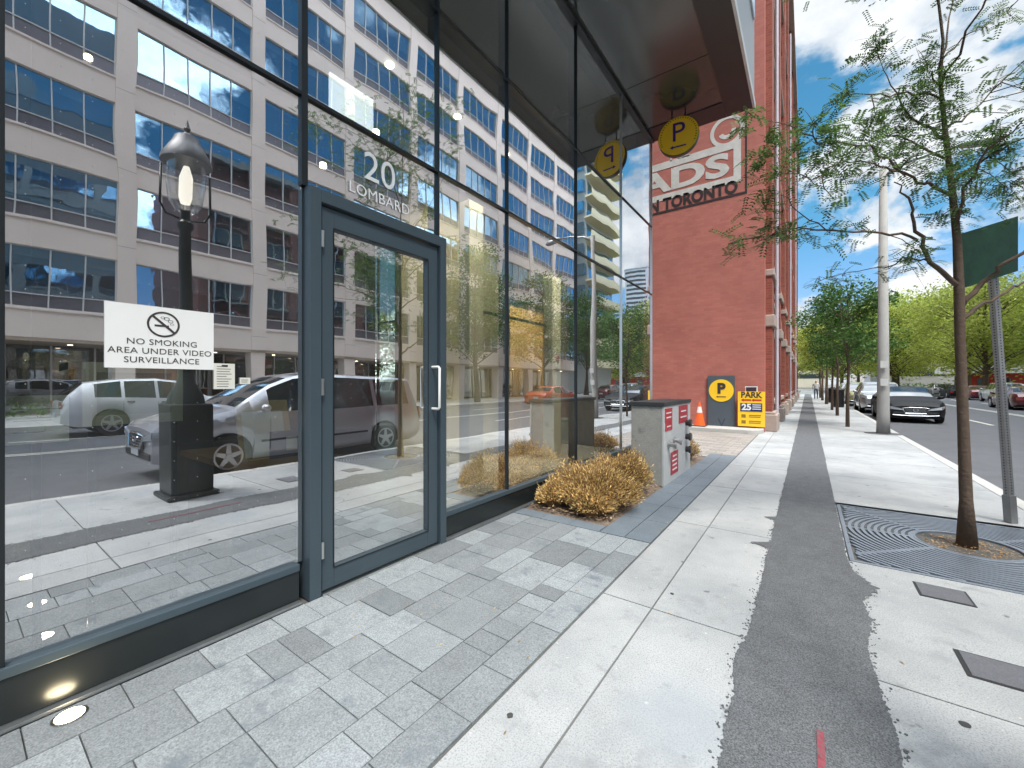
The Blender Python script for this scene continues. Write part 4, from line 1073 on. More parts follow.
        MB().tube([(s*(Wd-.02), ws[0]+.42, interp(belt, ws[0]+.4)+.02), (s*(Wd+.1), ws[0]+.40, interp(belt, ws[0]+.4)+.08), (s*(Wd+.2), ws[0]+.40, interp(belt, ws[0]+.4)+.09)], [.03, .08, .05], 8).build('wing_mirror', paint, t, world=False, smooth=True)
    MB().box(-Wd*.36, Wd*.36, -.028, .05, hz-.19, hz+.03).build('grille', dark_pl, t, world=False, bevel=.02)
    cg = MB().tube([(-Wd*.4, -.02, hz+.02), (-Wd*.2, -.04, hz+.05), (Wd*.2, -.04, hz+.05), (Wd*.4, -.02, hz+.02), (Wd*.33, -.04, hz-.18), (-Wd*.33, -.04, hz-.18), (-Wd*.4, -.02, hz+.02)], .014, 6)
    for k in range(4): cg.box(-Wd*.33, Wd*.33, -.033, -.028, hz-.15+k*.045, hz-.142+k*.045)
    cg.build('grille_trim', chrome, t, world=False)
    em_ = MB(); n = 20
    for k in range(n):
        a0, a1 = 2*PI*k/n, 2*PI*(k+1)/n
        em_.prism([(r*math.cos(a)*1.7, -.055, hz-.05+r*math.sin(a)) for r, a in ((.035, a0), (.05, a0), (.05, a1), (.035, a1))], (0, .012, 0))
    em_.build('emblem', chrome, t, world=False)
    MB().box(-Wd*.7, Wd*.7, -.02, .05, zb+.13, zb+.24).build('air_intake', dark_pl, t, world=False, bevel=.02)
    MB().box(-.2, .2, -.042, -.03, hz-.30, hz-.18).box(-.2, .2, Ln+.015, Ln+.022, .55, .67).build('number_plate', mat('plate_white', (.55, .57, .6), .5), t, world=False)
    if spec.get('chrome'):
        MB().tube([(-Wd*.72, .0, zb+.12), (-Wd*.4, -.03, zb+.10), (Wd*.4, -.03, zb+.10), (Wd*.72, .0, zb+.12)], .016, 6).build('bumper_trim', chrome, t, world=False)
    return t
VAN = dict(L=5.12, W=1.96, wheels=(.95, 4.03, .34), ws=(1.08, 2.05), rw=(4.92, 5.12), zb=.24, tallrear=True, rub=True, spokes=5,
    top=[(0, .82), (.1, .92), (.5, 1.02), (1.05, 1.13), (1.3, 1.30), (1.7, 1.55), (2.1, 1.70), (2.6, 1.76), (4.4, 1.74), (4.85, 1.70), (5.0, 1.45), (5.08, 1.1), (5.12, .85)],
    belt=[(0, .78), (.5, .93), (1.1, 1.04), (5.0, 1.10), (5.12, .82)], side=[(1.62, 2.62), (2.72, 3.72), (3.82, 4.72)], doors=[1.6, 2.67, 3.77])
SUV = dict(L=4.75, W=1.9, wheels=(.92, 3.75, .36), ws=(1.35, 2.05), rw=(4.25, 4.7), zb=.28, spokes=5, chrome=True,
    top=[(0, .8), (.12, .95), (.5, 1.04), (1.3, 1.12), (1.7, 1.4), (2.1, 1.6), (2.6, 1.66), (3.6, 1.63), (4.3, 1.52), (4.6, 1.2), (4.75, .9)],
    belt=[(0, .76), (.5, .96), (1.3, 1.04), (4.6, 1.12), (4.75, .86)], side=[(1.85, 2.62), (2.7, 3.45), (3.53, 4.1)], doors=[1.75, 2.66, 3.49])
SEDAN = dict(L=4.8, W=1.84, wheels=(.88, 3.72, .33), ws=(1.35, 2.15), rw=(3.55, 4.15), zb=.2, spokes=7, chrome=True,
    top=[(0, .66), (.1, .78), (.5, .87), (1.3, .97), (1.7, 1.2), (2.15, 1.38), (2.7, 1.43), (3.4, 1.37), (3.9, 1.15), (4.2, 1.03), (4.65, .98), (4.8, .8)],
    belt=[(0, .62), (.5, .80), (1.3, .89), (4.2, .97), (4.8, .76)], side=[(1.75, 2.6), (2.68, 3.5)], doors=[1.6, 2.64, 3.5])
def paintm(n, c, metal=.3): return mat('paint_'+n, c, .3, metal=metal, var=.02, scale=3, coat=1.)
# minivan standing by the kerb out of frame, mirrored in the left window and the door
van = make_car('minivan', 'silver minivan with dark windows waiting at the kerb, mirrored in the window and the door', VAN, paintm('silver_dark', (.42, .42, .46), .5), cat='minivan')
van.location = (3.45, 1.85, -.145)
bs_ = make_car('parked_car', 'black sedan with chrome grille parked at the kerb behind the utility pole', SEDAN, mat('paint_black', (.010, .010, .012), .55, metal=0, var=.02, spec=.25), 'cars parked along the kerb')
bs_.location = (3.42, 22.3, -.145)
for ch_ in kids(bs_):
    if ch_.name.startswith('body'): pass
c2 = make_car('parked_car', 'silver hatchback parked directly behind the black sedan', SUV, paintm('silver', (.45, .46, .47), .5), 'cars parked along the kerb')
c2.location = (3.2, 28.2, -.145)
c3 = make_car('parked_car', 'olive gold car parked third in line at the kerb', SUV, paintm('olive', (.30, .27, .10), .4), 'cars parked along the kerb'); c3.location = (3.1, 37, -.145)
c4 = dup(c2, None, (3.15, 44.5, -.145), 0, 'grey car farthest away in the line at the kerb', 'cars parked along the kerb')
ws_ = make_car('white_suv', 'white sport utility car driving in the far lane, mirrored behind the no smoking sign', SUV, paintm('white', (.82, .83, .85), .0), cat='car')
ws_.location = (12.3, 6.7, -.145); ws_.rotation_euler = (0, 0, PI)
rc = make_car('moving_car', 'dark red sedan driving in the far lane at the right edge', SEDAN, paintm('maroon', (.10, .012, .016), .3), 'cars on the far lanes', 'car')
rc.location = (10.7, 41.5, -.145); rc.rotation_euler = (0, 0, PI)
oc = make_car('moving_car', 'orange red car mirrored in the glass behind the golden bush', SEDAN, paintm('orange', (.55, .09, .03), .1), 'cars on the far lanes', 'car')
oc.location = (9.8, 28.5, -.145); oc.rotation_euler = (0, 0, PI)
for i, (x, y, src, lb) in enumerate(((13.4, 62, rc, 'dark car parked across the street, seen left of the tree trunk'), (13.4, 69, bs_, 'black car parked across the street farther along'), (13.4, 76, c2, 'silver car parked across the street far away'), (13.4, 55, c2, 'silver car parked across the street nearest the tree trunk'), (13.4, 10.5, bs_, 'black car parked in front of the office building across the street'))):
    dup(src, None, (x, y, -.145), PI, lb, 'cars parked across the street')
for i, (x, y, lb) in enumerate(((-17, 16, 'silver car in the parking lot nearest the driveway'), (-17, 19.5, 'silver car in the parking lot second from the driveway'), (-17, 23, 'silver car in the parking lot third from the driveway'))):
    dup(c2, None, (x, y, -.05), PI/2, lb, 'cars in the parking lot')

# ------------------------------------------------------------------ TREES
def leafquads(lf, c, rad, n, size, rg, flat=.5):
    for k in range(n):
        a = rg.uniform(0, 2*PI); u_ = rg.uniform(-1, 1); r = rad*rg.random()**.45
        p = Vector((c[0]+r*math.cos(a)*math.sqrt(1-u_*u_), c[1]+r*math.sin(a)*math.sqrt(1-u_*u_), c[2]+r*u_*flat))
        d = Vector([rg.gauss(0, 1) for _ in range(3)]); d.z *= .5; d.normalize()
        s_ = d.orthogonal().normalized(); s_.rotate(Matrix.Rotation(rg.uniform(0, PI), 3, d)); z = size*rg.uniform(.6, 1.3)
        lf.quad(p-d*z*.5, p+s_*z*.28, p+d*z*.5, p-s_*z*.28)
def sprays(lf, c, rad, n, rg, L0=.12, ll=.030):
    """pinnate leaves: a rachis with paired leaflets"""
    for k in range(n):
        p = Vector(c)+Vector([rg.gauss(0, rad*.5) for _ in range(3)])*1.0
        d = Vector([rg.gauss(0, 1) for _ in range(3)]); d.z = d.z*.35-.15; d.normalize()
        s_ = d.cross(Vector((rg.uniform(-.4, .4), rg.uniform(-.4, .4), 1))).normalized(); Lr = L0*rg.uniform(.6, 1.2); m_ = 7
        for j in range(m_):
            q = p+d*Lr*j/m_+Vector((0, 0, -.02*(j/m_)**2))
            for sg_ in (-1, 1):
                e = (s_*sg_+d*.35).normalized()*ll*rg.uniform(.8, 1.15); w2 = d*ll*.24
                lf.quad(q, q+e*.5+w2, q+e, q+e*.5-w2)
# near honey locust with branches read off the photograph, spread in depth
rg = random.Random(21)
lo = thing('street_tree', 'young honey locust with sparse feathery leaves growing from the iron grate', 'tree', (TX, TY, 0), group='street trees on the near sidewalk')
T0 = 3.56
def PL(l): return [P(*a) for a in l]
tr = MB()
trunk_pts = [Vector((TX, TY, -.03)), P(966, 500, 3.56), P(963, 420, 3.55), P(960, 340, 3.55), P(959, 290, 3.56), P(957, 240, 3.56), P(952, 190, 3.58), P(945, 130, 3.62), P(940, 80, 3.6), P(943, 40, 3.6), P(937, -10, 3.62), P(935, -90, 3.6), P(938, -190, 3.62), P(940, -290, 3.6)]
tr.tube(trunk_pts, [.072, .044, .037, .035, .035, .029, .024, .019, .014, .011, .009, .008, .006, .003], 12)
tr.build('trunk', bark_m, lo, smooth=True)
limbs = [
 ([(958, 286, 3.56), (930, 262, 3.5), (917, 231, 3.42), (908, 200, 3.35), (894, 182, 3.3)], .022),
 ([(962, 305, 3.56), (985, 280, 3.5), (1010, 262, 3.4), (1050, 225, 3.3), (1090, 170, 3.2)], .024),
 ([(960, 320, 3.56), (990, 300, 3.8), (1020, 285, 4.1), (1060, 250, 4.4)], .02),
 ([(950, 195, 3.58), (930, 185, 3.5), (905, 175, 3.4), (880, 165, 3.3), (842, 160, 3.2)], .016),
 ([(917, 240, 3.42), (880, 232, 3.35), (827, 231, 3.25), (770, 234, 3.2), (728, 244, 3.15)], .011),
 ([(930, 262, 3.5), (905, 259, 3.6), (880, 268, 3.7), (835, 276, 3.9)], .009),
 ([(946, 140, 3.62), (920, 125, 3.7), (895, 95, 3.9), (880, 60, 4.0)], .013),
 ([(942, 100, 3.6), (905, 92, 3.4), (870, 96, 3.2), (840, 92, 3.1)], .010),
 ([(944, 130, 3.62), (975, 110, 3.7), (1000, 82, 3.9), (1030, 60, 4.0)], .010),
 ([(951, 185, 3.58), (975, 165, 3.5), (1000, 148, 3.3), (1040, 130, 3.1)], .014),
 ([(940, 85, 3.6), (928, 70, 3.7), (918, 50, 3.8)], .008),
 ([(942, 60, 3.6), (960, 40, 3.9), (985, 25, 4.1), (1010, 8, 4.3)], .008),
 ([(948, 160, 3.6), (900, 135, 4.1), (861, 131, 4.6)], .012),
 ([(905, 175, 3.4), (870, 145, 3.2), (817, 142, 3.0), (790, 125, 2.9), (755, 118, 2.85)], .009),
 ([(842, 160, 3.2), (811, 180, 3.1), (780, 172, 3.0), (758, 162, 2.95)], .006),
 ([(827, 231, 3.25), (790, 205, 3.15), (768, 190, 3.05)], .005),
 ([(955, 230, 3.56), (965, 190, 3.2), (985, 150, 2.8), (1040, 110, 2.5)], .014),
 ([(955, 220, 3.56), (950, 180, 4.2), (965, 150, 4.8)], .014),
 ([(938, 0, 3.6), (900, -60, 3.4), (860, -110, 3.2)], .011), ([(937, -20, 3.6), (980, -80, 3.5), (1040, -140, 3.3)], .011),
 ([(940, 80, 3.6), (950, 20, 4.2), (960, -60, 4.8)], .011), ([(940, 90, 3.6), (980, 10, 3.0), (1020, -90, 2.6)], .011),
]
br = MB(); bpts = []
for l, r0 in limbs:
    pp = PL(l); n_ = len(pp)
    # add wobble
    fine_ = []
    for k in range(n_-1):
        for s in range(4):
            q = pp[k].lerp(pp[k+1], s/4)
            if k or s: q = q+Vector([rg.gauss(0, .012) for _ in range(3)])
            fine_.append(q)
    fine_.append(pp[-1]); m_ = len(fine_)
    br.tube(fine_, [r0*(1-.8*k/(m_-1)) for k in range(m_)], 7); bpts += fine_[3:]
clusters = [(846,94,16),(880,38,11),(883,55,16),(864,57,8),(814,125,16),(817,145,22),(861,131,24),(835,140,16),(842,160,24),(860,175,14),(811,181,12),(835,200,10),(905,90,18),(920,60,14),(936,55,12),(927,103,18),(911,125,26),(889,134,22),(942,131,20),(917,156,24),(894,160,18),(974,156,26),(999,144,16),(1011,150,16),(967,184,22),(1005,187,14),(999,81,12),(983,28,9),(996,12,8),(1011,16,6),(936,219,10),(1014,175,15),
 (827,231,14),(805,234,10),(858,230,10),(735,243,12),(760,236,12),(785,233,10),(745,120,12),(770,140,12),(755,160,13),(770,190,12),(782,170,13),(765,212,14),(780,225,12),(905,259,16),(889,269,12),(920,253,14),(842,275,12),(820,281,8),(955,110,18),(940,85,16),(985,185,18),(950,165,20),(1020,200,16),(900,110,16),(875,115,12),(960,210,12),(930,175,16),(1000,125,12),(870,150,16),(925,80,12)]
lf = MB()
def near_fw(px, py):
    best, bd = 3.5, 1e9
    for l, _ in limbs:
        for a in l:
            d_ = (a[0]-px)**2+(a[1]-py)**2
            if d_ < bd: bd = d_; best = a[2]
    return best
def clus(c, rad, n):
    # twig from the nearest branch point
    nb_ = min(bpts, key=lambda q: (q-c).length)
    mid = (nb_+c)/2+Vector([rg.gauss(0, .02) for _ in range(3)])
    if (nb_-c).length > .03: br.tube([nb_, mid, c], [.0045, .0035, .002], 4)
    for k in range(4):
        e = c+Vector([rg.gauss(0, rad*.6) for _ in range(3)])
        br.tube([c, (c+e)/2+Vector((0, 0, .01)), e], [.0022, .0018, .001], 3, False)
    sprays(lf, c, rad, n, rg)
for px, py, r in clusters:
    fw = near_fw(px, py)+rg.uniform(-.15, .15); c = P(px, py, fw); rad = r/F*fw*1.1
    clus(c, rad, int((r/20)**2*30)+7)
k = 0
while k < 75:
    a = rg.uniform(0, 2*PI); r = rg.uniform(.2, 2.2); z = rg.uniform(2.7, 6.6); r *= 1.25-.13*(z-2.5)
    c = Vector((TX+r*math.cos(a), TY+r*math.sin(a), z)); fw = -c.x*S_+c.y*C_; rx = c.x*C_+c.y*S_
    px = 512+F*rx/fw; py = 384-F*(z-H)/fw
    if px < 1035 and py > -15: continue
    if (c-Vector((TX, TY, z))).length > 2.4: continue
    clus(c, .26, 30); k += 1
br.build('branches', bark_m, lo, smooth=True)
lf.build('leaves', leafmat('leaf_locust', (.085, .155, .04), .4, .6), lo)

def tree(name, label, x, y, z0, h, cr, trunk_h, nleaf, size, leafm, seed, group, trunk_r=.1, ncl=40, flat=.8, link=None):
    rg = random.Random(seed)
    t = thing(name, label, 'tree', (x, y, z0), group=group)
    tr = MB(); top = Vector((rg.uniform(-.2, .2), rg.uniform(-.2, .2), h*.82))
    tr.tube([(0, 0, -.05), (0, 0, trunk_h*.5), (.03, 0, trunk_h), top*.75, top], [trunk_r*1.3, trunk_r, trunk_r*.85, trunk_r*.4, trunk_r*.1], 8)
    lf = MB(); cz = (trunk_h*.95+h)/2; hz_ = (h-trunk_h*.95)/2
    for k in range(ncl):
        a = rg.uniform(0, 2*PI); u_ = rg.uniform(-1, 1); q = rg.random()**.4
        rr = cr*q*math.sqrt(1-u_*u_)*(1-.25*max(0, u_)); c = Vector((rr*math.cos(a), rr*math.sin(a), cz+hz_*u_*q))
        b = Vector((0, 0, max(trunk_h*.8, c.z-rr*.7)))
        if b.z > top.z: b.z = top.z
        tr.tube([b, b.lerp(c, .55)+Vector((0, 0, .08*cr*.3)), c], [trunk_r*.28, trunk_r*.16, trunk_r*.05], 4, False)
        leafquads(lf, c, cr*rg.uniform(.24, .42), nleaf//ncl, size, rg, .65)
    tr.build('trunk', bark_m, t, world=False, smooth=True)
    lf.build('crown', leafm, t, world=False)
    return t
leaf_g = leafmat('leaf_green', (.085, .18, .035), .45, .45)
leaf_y = leafmat('leaf_yellowgreen', (.40, .45, .09), .5, .35)
leaf_d = leafmat('leaf_dark', (.04, .085, .025), .35, .5)
G1 = 'street trees on the near sidewalk'
tree('street_tree', 'bushy young green tree nearest beyond the utility pole', 1.05, 17.3, 0, 5.1, 1.35, 2.0, 6500, .10, leaf_g, 31, G1, .045, 50)
tree('street_tree', 'bushy young green tree second beyond the utility pole', 1.05, 23.2, 0, 5.4, 1.4, 2.1, 5500, .11, leaf_g, 32, G1, .05, 44)
tree('street_tree', 'bushy young green tree third beyond the utility pole', 1.05, 28, 0, 5.8, 1.5, 2.1, 5000, .12, leaf_g, 33, G1, .05, 40)
b_ = tree('street_tree', 'green tree fourth beyond the utility pole', 1.05, 36, 0, 6.4, 1.9, 2.3, 4500, .15, leaf_y, 34, G1, .08, 40)
dup(b_, None, (1.0, 44, 0), 1.1, 'green tree fifth beyond the utility pole', G1); dup(b_, None, (1.0, 52, 0), 2.3, 'green tree sixth beyond the utility pole', G1)
G2 = 'large trees in front of the office building'
big = tree('large_tree', 'large dark green tree before the office building, mirrored right of the door', 16.2, 25, 0, 12.5, 3.6, 3.2, 11000, .22, leaf_g, 41, G2, .2, 70)
dup(big, None, (16.2, 35, 0), 1.2, 'large green tree before the office building, second past the mirrored door', G2)
dup(big, None, (16.2, 45, 0), 2.6, 'large green tree before the far end of the office building', G2)
G3 = 'park trees at the far end of the street'
pk = tree('park_tree', 'broad yellow green park tree behind the near tree trunk', 17, 72, 0, 15.5, 7.2, 3.0, 15000, .34, leaf_y, 51, G3, .26, 90)
pk2 = tree('park_tree', 'broad yellow green park tree left of the near trunk', 10.5, 84, 0, 14.5, 6.8, 3.2, 15000, .36, leaf_y, 52, G3, .28, 90)
rgp = random.Random(4)
adj = ['low', 'round', 'wide', 'tall', 'bright', 'open', 'bushy', 'leaning', 'pale', 'dense', 'slim', 'broad']
for i, (x, y, s) in enumerate(((24, 78, 1.05), (20, 92, 1.15), (30, 96, 1.2), (13, 100, 1.1), (5, 96, 1.0), (37, 112, 1.3), (24, 118, 1.25), (9, 118, 1.15), (-3, 112, .95), (-6, 75, .8), (46, 120, 1.3), (16, 140, 1.4))):
    d_ = dup(pk if i % 2 else pk2, None, (x, y, 0), rgp.uniform(0, 6), '%s yellow green park tree, %s' % (adj[i], ('right of the near trunk', 'behind the parked cars', 'at the far right edge', 'above the black sedan', 'beside the street end', 'behind the sign post', 'above the red pavilion', 'over the parked cars', 'at the left end of the street', 'beyond the brick building', 'at the back right', 'at the back of the street')[i]), G3)
    d_.scale = (s, s, s*rgp.uniform(.9, 1.05))
# trees behind the parking lot
G4 = 'trees behind the parking lot'
lt_ = tree('lot_tree', 'green tree behind the parking lot nearest the brick wall', -20, 30, 0, 9, 4, 2.2, 8000, .25, leaf_y, 61, G4, .2, 60)
dup(lt_, None, (-27, 27, 0), 1, 'green tree behind the parking lot, middle one', G4); dup(lt_, None, (-34, 24, 0), 2, 'green tree behind the parking lot farthest left', G4)

# ------------------------------------------------------------------ OFFICE BUILDING ACROSS THE STREET
OX = 20.0
ob = thing('office_building', 'long pale precast office block with bands of blue windows, mirrored in the glass front', 'building', (OX+8, 18, 0))
pre = mat('precast', (.82, .70, .62), .75, var=.05, scale=.6, bump=.15, bscale=20)
blind_m = mat('blind', (.50, .50, .44), .8, var=.05)
room_m = mat('room_dark', (.09, .15, .17), .8, var=.4, scale=.6)
pre2 = mat('precast_joint', (.22, .20, .2), .8)
FH, Z0, NF, HW = 3.62, 4.5, 7, 2.45
yA, yB = -12.4, 49.6; MOD = 5.63; P0 = 4.95-MOD*3
ROOF = 30.2
MB().box(OX+.349, OX+15, yA, yB, 3.25, ROOF).build('wall', room_m, ob)
MB().box(OX+.2, OX+15.01, yB-.01, yB+.05, 3.2, ROOF).build('end_wall', pre, ob)
# spandrels and piers
for k in range(NF+1):
    z0 = 3.25 if k == 0 else Z0+FH*(k-1)+HW; z1 = Z0+FH*k if k < NF else ROOF
    MB().box(OX, OX+.349, yA, yB, z0, z1).build('spandrel', pre, ob)
    MB().box(OX-.05, OX-.001, yA, yB, z1-.10, z1-.03).build('ledge', pre, ob) if k < NF else None
piers = [P0+MOD*k for k in range(0, 12)]
for k, q in enumerate(piers):
    if q > yB: continue
    MB().box(OX-.06, OX+.35, q-.34, q+.34, 3.251, ROOF-.002).build('pier', pre, ob)
MB().box(OX-.35, OX+.2, yA-.2, yB+.2, ROOF, ROOF+.7).build('cornice', mat('cornice', (.5, .46, .36), .7, var=.05), ob)
js = MB()
for k in range(NF+1):
    z = 3.25+.02 if k == 0 else Z0+FH*(k-1)+HW
for q in piers:
    if q < yB:
        for k in range(NF): js.box(OX-.064, OX-.0605, q-.34, q+.34, Z0+FH*k-.5, Z0+FH*k-.485)
js.build('panel_joint', pre2, ob)
og = glass('office_glass', base=.38, gain=.5, power=2, tint=(.70, .84, .90), wave=.006, gcol=(.50, .72, .90))
rbl = random.Random(77)
MATS['frame_w'] = mat('window_white', (.62, .62, .6), .5)
proto = None
for k in range(NF):
    for i, q in enumerate(piers[:-1]):
        y0 = q+.34; y1 = min(q+MOD-.34, yB-.4)
        if y0 > yB-2: continue
        if proto is None or abs((y1-y0)-proto[1]) > .01:
            wt = MB(); w_ = y1-y0; n5 = 5; 
            for j in range(n5+1):
                yy = .02+(w_-.04)*j/n5; wt.box(-.03, .03, yy-.022, yy+.022, 0, HW)
            wt.box(-.025, .02, .042, w_-.042, 0, .045).box(-.025, .02, .042, w_-.042, HW-.045, HW).box(-.024, .02, .042, w_-.042, .56, .60)
            fo = wt.build('window', mat('window_white', (.62, .62, .6), .5), ob, world=False)
            fo.location = Vector((OX+.10, y0, Z0+FH*k))-Vector(ob.location)
            pn = MB()
            rj = random.Random(1)
            pn.box(.025, .035, .03, w_-.03, .58, HW-.02)
            po_ = pn.build('pane', og, fo, world=False)
            MB().box(.022, .036, .03, w_-.03, .02, .57).build('lower_panel', mat('office_spandrel', (.16, .15, .17), .3, metal=.3), fo, world=False)
            proto = (fo, w_)
        else:
            d_ = dup(proto[0], ob); d_.location = Vector((OX+.10, y0, Z0+FH*k))-Vector(ob.location)
        fo_ = proto[0] if (k == 0 and i == 0) else d_
        bl = MB(); hb = rbl.choice([.2, .5, .9, 1.7]) 
        for j in range(5):
            h_ = hb if rbl.random() < .7 else rbl.choice([.1, .4, 1.2, 1.75])
            bl.box(.07, .075, .04+proto[1]*j/5+.02, proto[1]*(j+1)/5-.04, HW-h_, HW-.02)
        bo_ = bl.build('blind', blind_m, fo_, world=False)
# ground floor recess
MB().box(OX+.01, OX+3.2, yA, yB, 3.1, 3.249).build('recess_ceiling', mat('recess_ceil', (.42, .33, .25), .6), ob)
MB().box(OX+3.2, OX+3.4, yA, yB, 0, 3.1).build('shop_glass', glass('shop_glass', base=.25, gain=.5, tint=(.08, .07, .05)), ob)
MB().box(OX-.6, OX+3.2, yA, yB, -.2, .02).build('plaza', curb_m, ob)
for k, q in enumerate(piers):
    if yA < q < yB: MB().box(OX+.05, OX+.75, q-.35, q+.35, .02, 3.1).build('column', pre, ob)
sh = MB(); 
yy = yA
while yy < yB: sh.box(OX+3.12, OX+3.199, yy, yy+.06, .02, 3.1); yy += 1.4
sh.build('shopfront_mullion', mat('window_white', (.6, .6, .6)), ob)
rb = emit('recess_lamp', (1, .8, .55), 6)
for k, q in enumerate(piers[:-1]):
    for j in range(2):
        if q+1.5+2.6*j < yB: MB().disc((OX+1.6, q+1.5+2.6*j, 3.098), .09, (0, 0, -1), .01, 10).build('downlight', rb, ob)
hg = MB(); rgh = random.Random(9)
for y in [yA+.15*k for k in range(int((20-yA)/.15))]:
    leafquads(hg, (19.0, y, .35), .38, 18, .12, rgh, .8)
tag(hg.build('hedge', leafmat('leaf_hedge', (.10, .2, .03), .4, .4)), 'low clipped green hedge before the office building across the street', 'hedge')

# balcony tower further along
tw = thing('apartment_tower', 'pale apartment tower with stacked cream balconies, mirrored beyond the office block', 'building', (28, 61, 0))
MB().box(21.5, 36, 56, 66, 0, 58).build('wall', mat('tower_wall', (.42, .45, .44), .6, var=.05), tw)
for k in range(17):
    z = 4+3.15*k
    MB().box(20.0, 21.499, 55.5, 66.5, z, z+.25).box(19.98, 20.05, 55.5, 66.5, z+.25, z+1.15).build('balcony', mat('balcony', (.68, .62, .42), .6), tw)
    MB().box(21.44, 21.498, 56.5, 65.5, z+.3, z+2.7).build('window_band', og, tw)
    MB().box(21.7, 35, 55.40, 55.998, z+1.0, z+2.7).build('window_band', og, tw) if k % 1 == 0 else None

# far things in the direct view
rp = thing('red_pavilion', 'low red pavilion with white roof beyond the parked cars across the street', 'building', (29, 108, 0))
MB().box(23, 40, 106, 112, 0, 3.2).build('wall', mat('pav_red', (.45, .03, .02), .6, var=.1), rp)
MB().box(20, 43, 105, 113, 3.25, 4.6).build('roof', mat('pav_roof', (.6, .6, .62), .6), rp)
for k in range(5): MB().box(24+3*k, 24.9+3*k, 105.9, 105.995, .3, 2.4).build('window', winG, rp)
def block(name, label, x0, x1, y0, y1, h, m, fh=3.4, wcol=None, nb=6):
    t = thing(name, label, 'building', ((x0+x1)/2, (y0+y1)/2, 0))
    MB().box(x0, x1, y0, y1, 0, h).build('wall', m, t)
    k = 0; z = 3.5
    while z+2 < h and k < 40:
        MB().box(x0+1, x1-1, y0-.06, y0-.005, z, z+1.7).build('window_band', winG, t); z += fh; k += 1
    MB().box(x0-.3, x1+.3, y0-.3, y1+.3, h, h+.6).build('roof', m, t)
    return t
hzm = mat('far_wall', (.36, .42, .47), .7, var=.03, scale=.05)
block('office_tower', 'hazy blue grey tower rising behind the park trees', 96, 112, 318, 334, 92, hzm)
block('city_block', 'pale grey block closing the street at the left end', -12, -2.4, 60, 90, 26, mat('far_pale', (.5, .48, .45), .8, var=.05, scale=.3))
block('city_block', 'wide cream block behind the trees at the end of the street', -14, 6, 190, 215, 22, mat('far_cream', (.52, .47, .36), .8, var=.05, scale=.3))
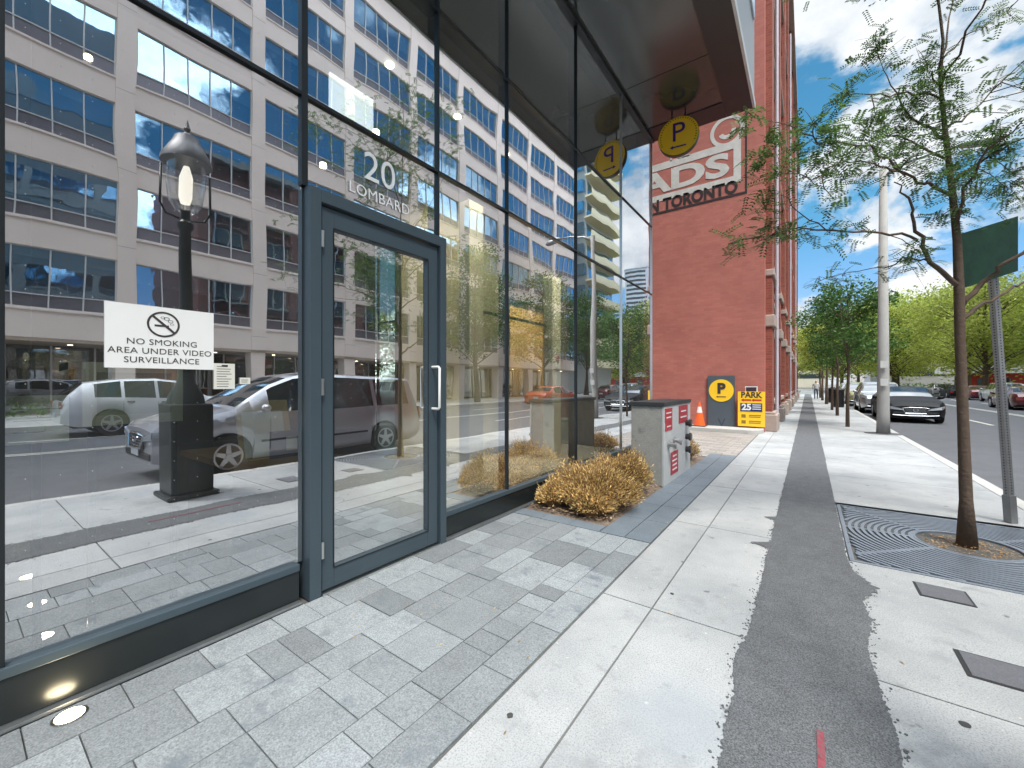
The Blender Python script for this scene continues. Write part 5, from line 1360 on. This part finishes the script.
# pedestrians and bollards far away on the sidewalk
rgp = random.Random(2)
def person(x, y, shirt, trousers, label, rz=0):
    t = thing('person', label, 'person', (x, y, 0), rz)
    def skin(name, verts, edges, radii, m, parent):
        me = bpy.data.meshes.new(name); me.from_pydata(verts, edges, []); o = bpy.data.objects.new(name, me); C.objects.link(o); o.parent = parent
        md = o.modifiers.new('skin', 'SKIN'); 
        for i, r in enumerate(radii): me.skin_vertices[0].data[i].radius = (r, r) if me.skin_vertices else None
        return o
    vs = [(0, 0, .95), (0, 0, 1.15), (0, 0, 1.38), (0, 0, 1.5), (0, 0, 1.56), (0, -.01, 1.72), (-.19, 0, 1.42), (-.24, .03, 1.15), (-.23, -.05, .88), (.19, 0, 1.42), (.24, -.03, 1.15), (.23, .05, .88), (-.09, 0, .9), (-.1, -.10, .5), (-.1, -.06, .08), (-.1, -.2, .04), (.09, 0, .9), (.1, .06, .5), (.1, .22, .1), (.1, .1, .04)]
    es = [(0, 1), (1, 2), (2, 3), (3, 4), (4, 5), (2, 6), (6, 7), (7, 8), (2, 9), (9, 10), (10, 11), (0, 12), (12, 13), (13, 14), (14, 15), (0, 16), (16, 17), (17, 18), (18, 19)]
    rd = [.14, .13, .15, .06, .065, .10, .06, .045, .03, .06, .045, .03, .09, .06, .045, .035, .09, .06, .045, .035]
    bm = bmesh.new(); ly = bm.verts.layers.skin.new()
    bv = [bm.verts.new(v_) for v_ in vs]
    for i, v_ in enumerate(bv): v_[ly].radius = (rd[i], rd[i]); v_[ly].use_root = (i == 0)
    for a, b in es: bm.edges.new((bv[a], bv[b]))
    me = bpy.data.meshes.new('body'); bm.to_mesh(me); bm.free(); o = bpy.data.objects.new('body', me); C.objects.link(o); o.parent = t
    o.modifiers.new('skin', 'SKIN'); s_ = o.modifiers.new('sub', 'SUBSURF'); s_.levels = 1; s_.render_levels = 1
    bpy.context.view_layer.update()
    ev = o.evaluated_get(bpy.context.evaluated_depsgraph_get()); m2 = bpy.data.meshes.new_from_object(ev); o.modifiers.clear(); o.data = m2
    m2.materials.clear()
    for q in (shirt, trousers, mat('skin', (.45, .26, .18), .6), mat('hair', (.04, .025, .015), .8)): m2.materials.append(q)
    for pgn in m2.polygons:
        c = pgn.center
        pgn.material_index = 3 if c.z > 1.72 or (c.z > 1.58 and c.y > .02) else 2 if c.z > 1.48 or (abs(c.x) > .19 and c.z < 1.15) else 0 if c.z > .95 else 1
    m2.polygons.foreach_set('use_smooth', [True]*len(m2.polygons))
    return t
person(.6, 47, mat('cloth_white', (.6, .6, .62), .8), mat('cloth_blue', (.08, .1, .16), .8), 'person in pale clothes walking far down the sidewalk')

# dark parking meter posts far along
for i, y in enumerate((31.5, 39)):
    t = thing('litter_bin', ('dark slim litter bin nearest among the street trees', 'dark slim litter bin farther along the street trees')[i], 'bin', (1.5, y, 0), group='bins along the kerb')
    MB().lathe([(.24, 0), (.26, .1), (.26, 1.0)], (1.5, y, 0), 14).build('bin_body', black_m, t)
    MB().lathe([(.28, 1.0), (.28, 1.06), (.1, 1.18)], (1.5, y, 0), 14).build('lid', dark_pl, t)

block('city_block', 'long low grey block behind the park trees on the right', 14, 120, 150, 165, 10, mat('far_grey', (.30, .29, .28), .8, var=.08, scale=.3))
hg2 = MB(); rgh = random.Random(19)
for k in range(170):
    leafquads(hg2, (15+k*.5, 122+k*.05, .9), 1.1, 45, .3, rgh, .8)
tag(hg2.build('hedge', MATS['leaf_hedge']), 'long green hedge under the park trees at the end of the street', 'hedge')
for i, (lx_, ly_, lz_, tx_, ty_, tz_) in enumerate(((-3.0, 4.0, 6.0, -3.85, 4.4, 2.2), (-3.0, 6.2, 6.0, -3.85, 6.7, 2.0), (-3.2, 6.9, 6.0, -4.6, 6.95, 1.5), (-4.0, 6.4, 6.1, -6.4, 6.8, 2.6))):  # unseen spots added to brighten the cream columns and lobby walls
    sl = bpy.data.lights.new('lobby_fill_spot', 'SPOT'); sl.energy = (1100, 1100, 900, 300)[i]; sl.spot_size = R(42 if i < 3 else 80); sl.spot_blend = .6; sl.color = (1, .88, .68); sl.shadow_soft_size = .06
    lo_ = bpy.data.objects.new('lobby_fill_spot', sl); C.objects.link(lo_); lo_.location = (lx_, ly_, lz_)
    lo_.rotation_euler = (Vector((tx_, ty_, tz_))-Vector((lx_, ly_, lz_))).to_track_quat('-Z', 'Y').to_euler()
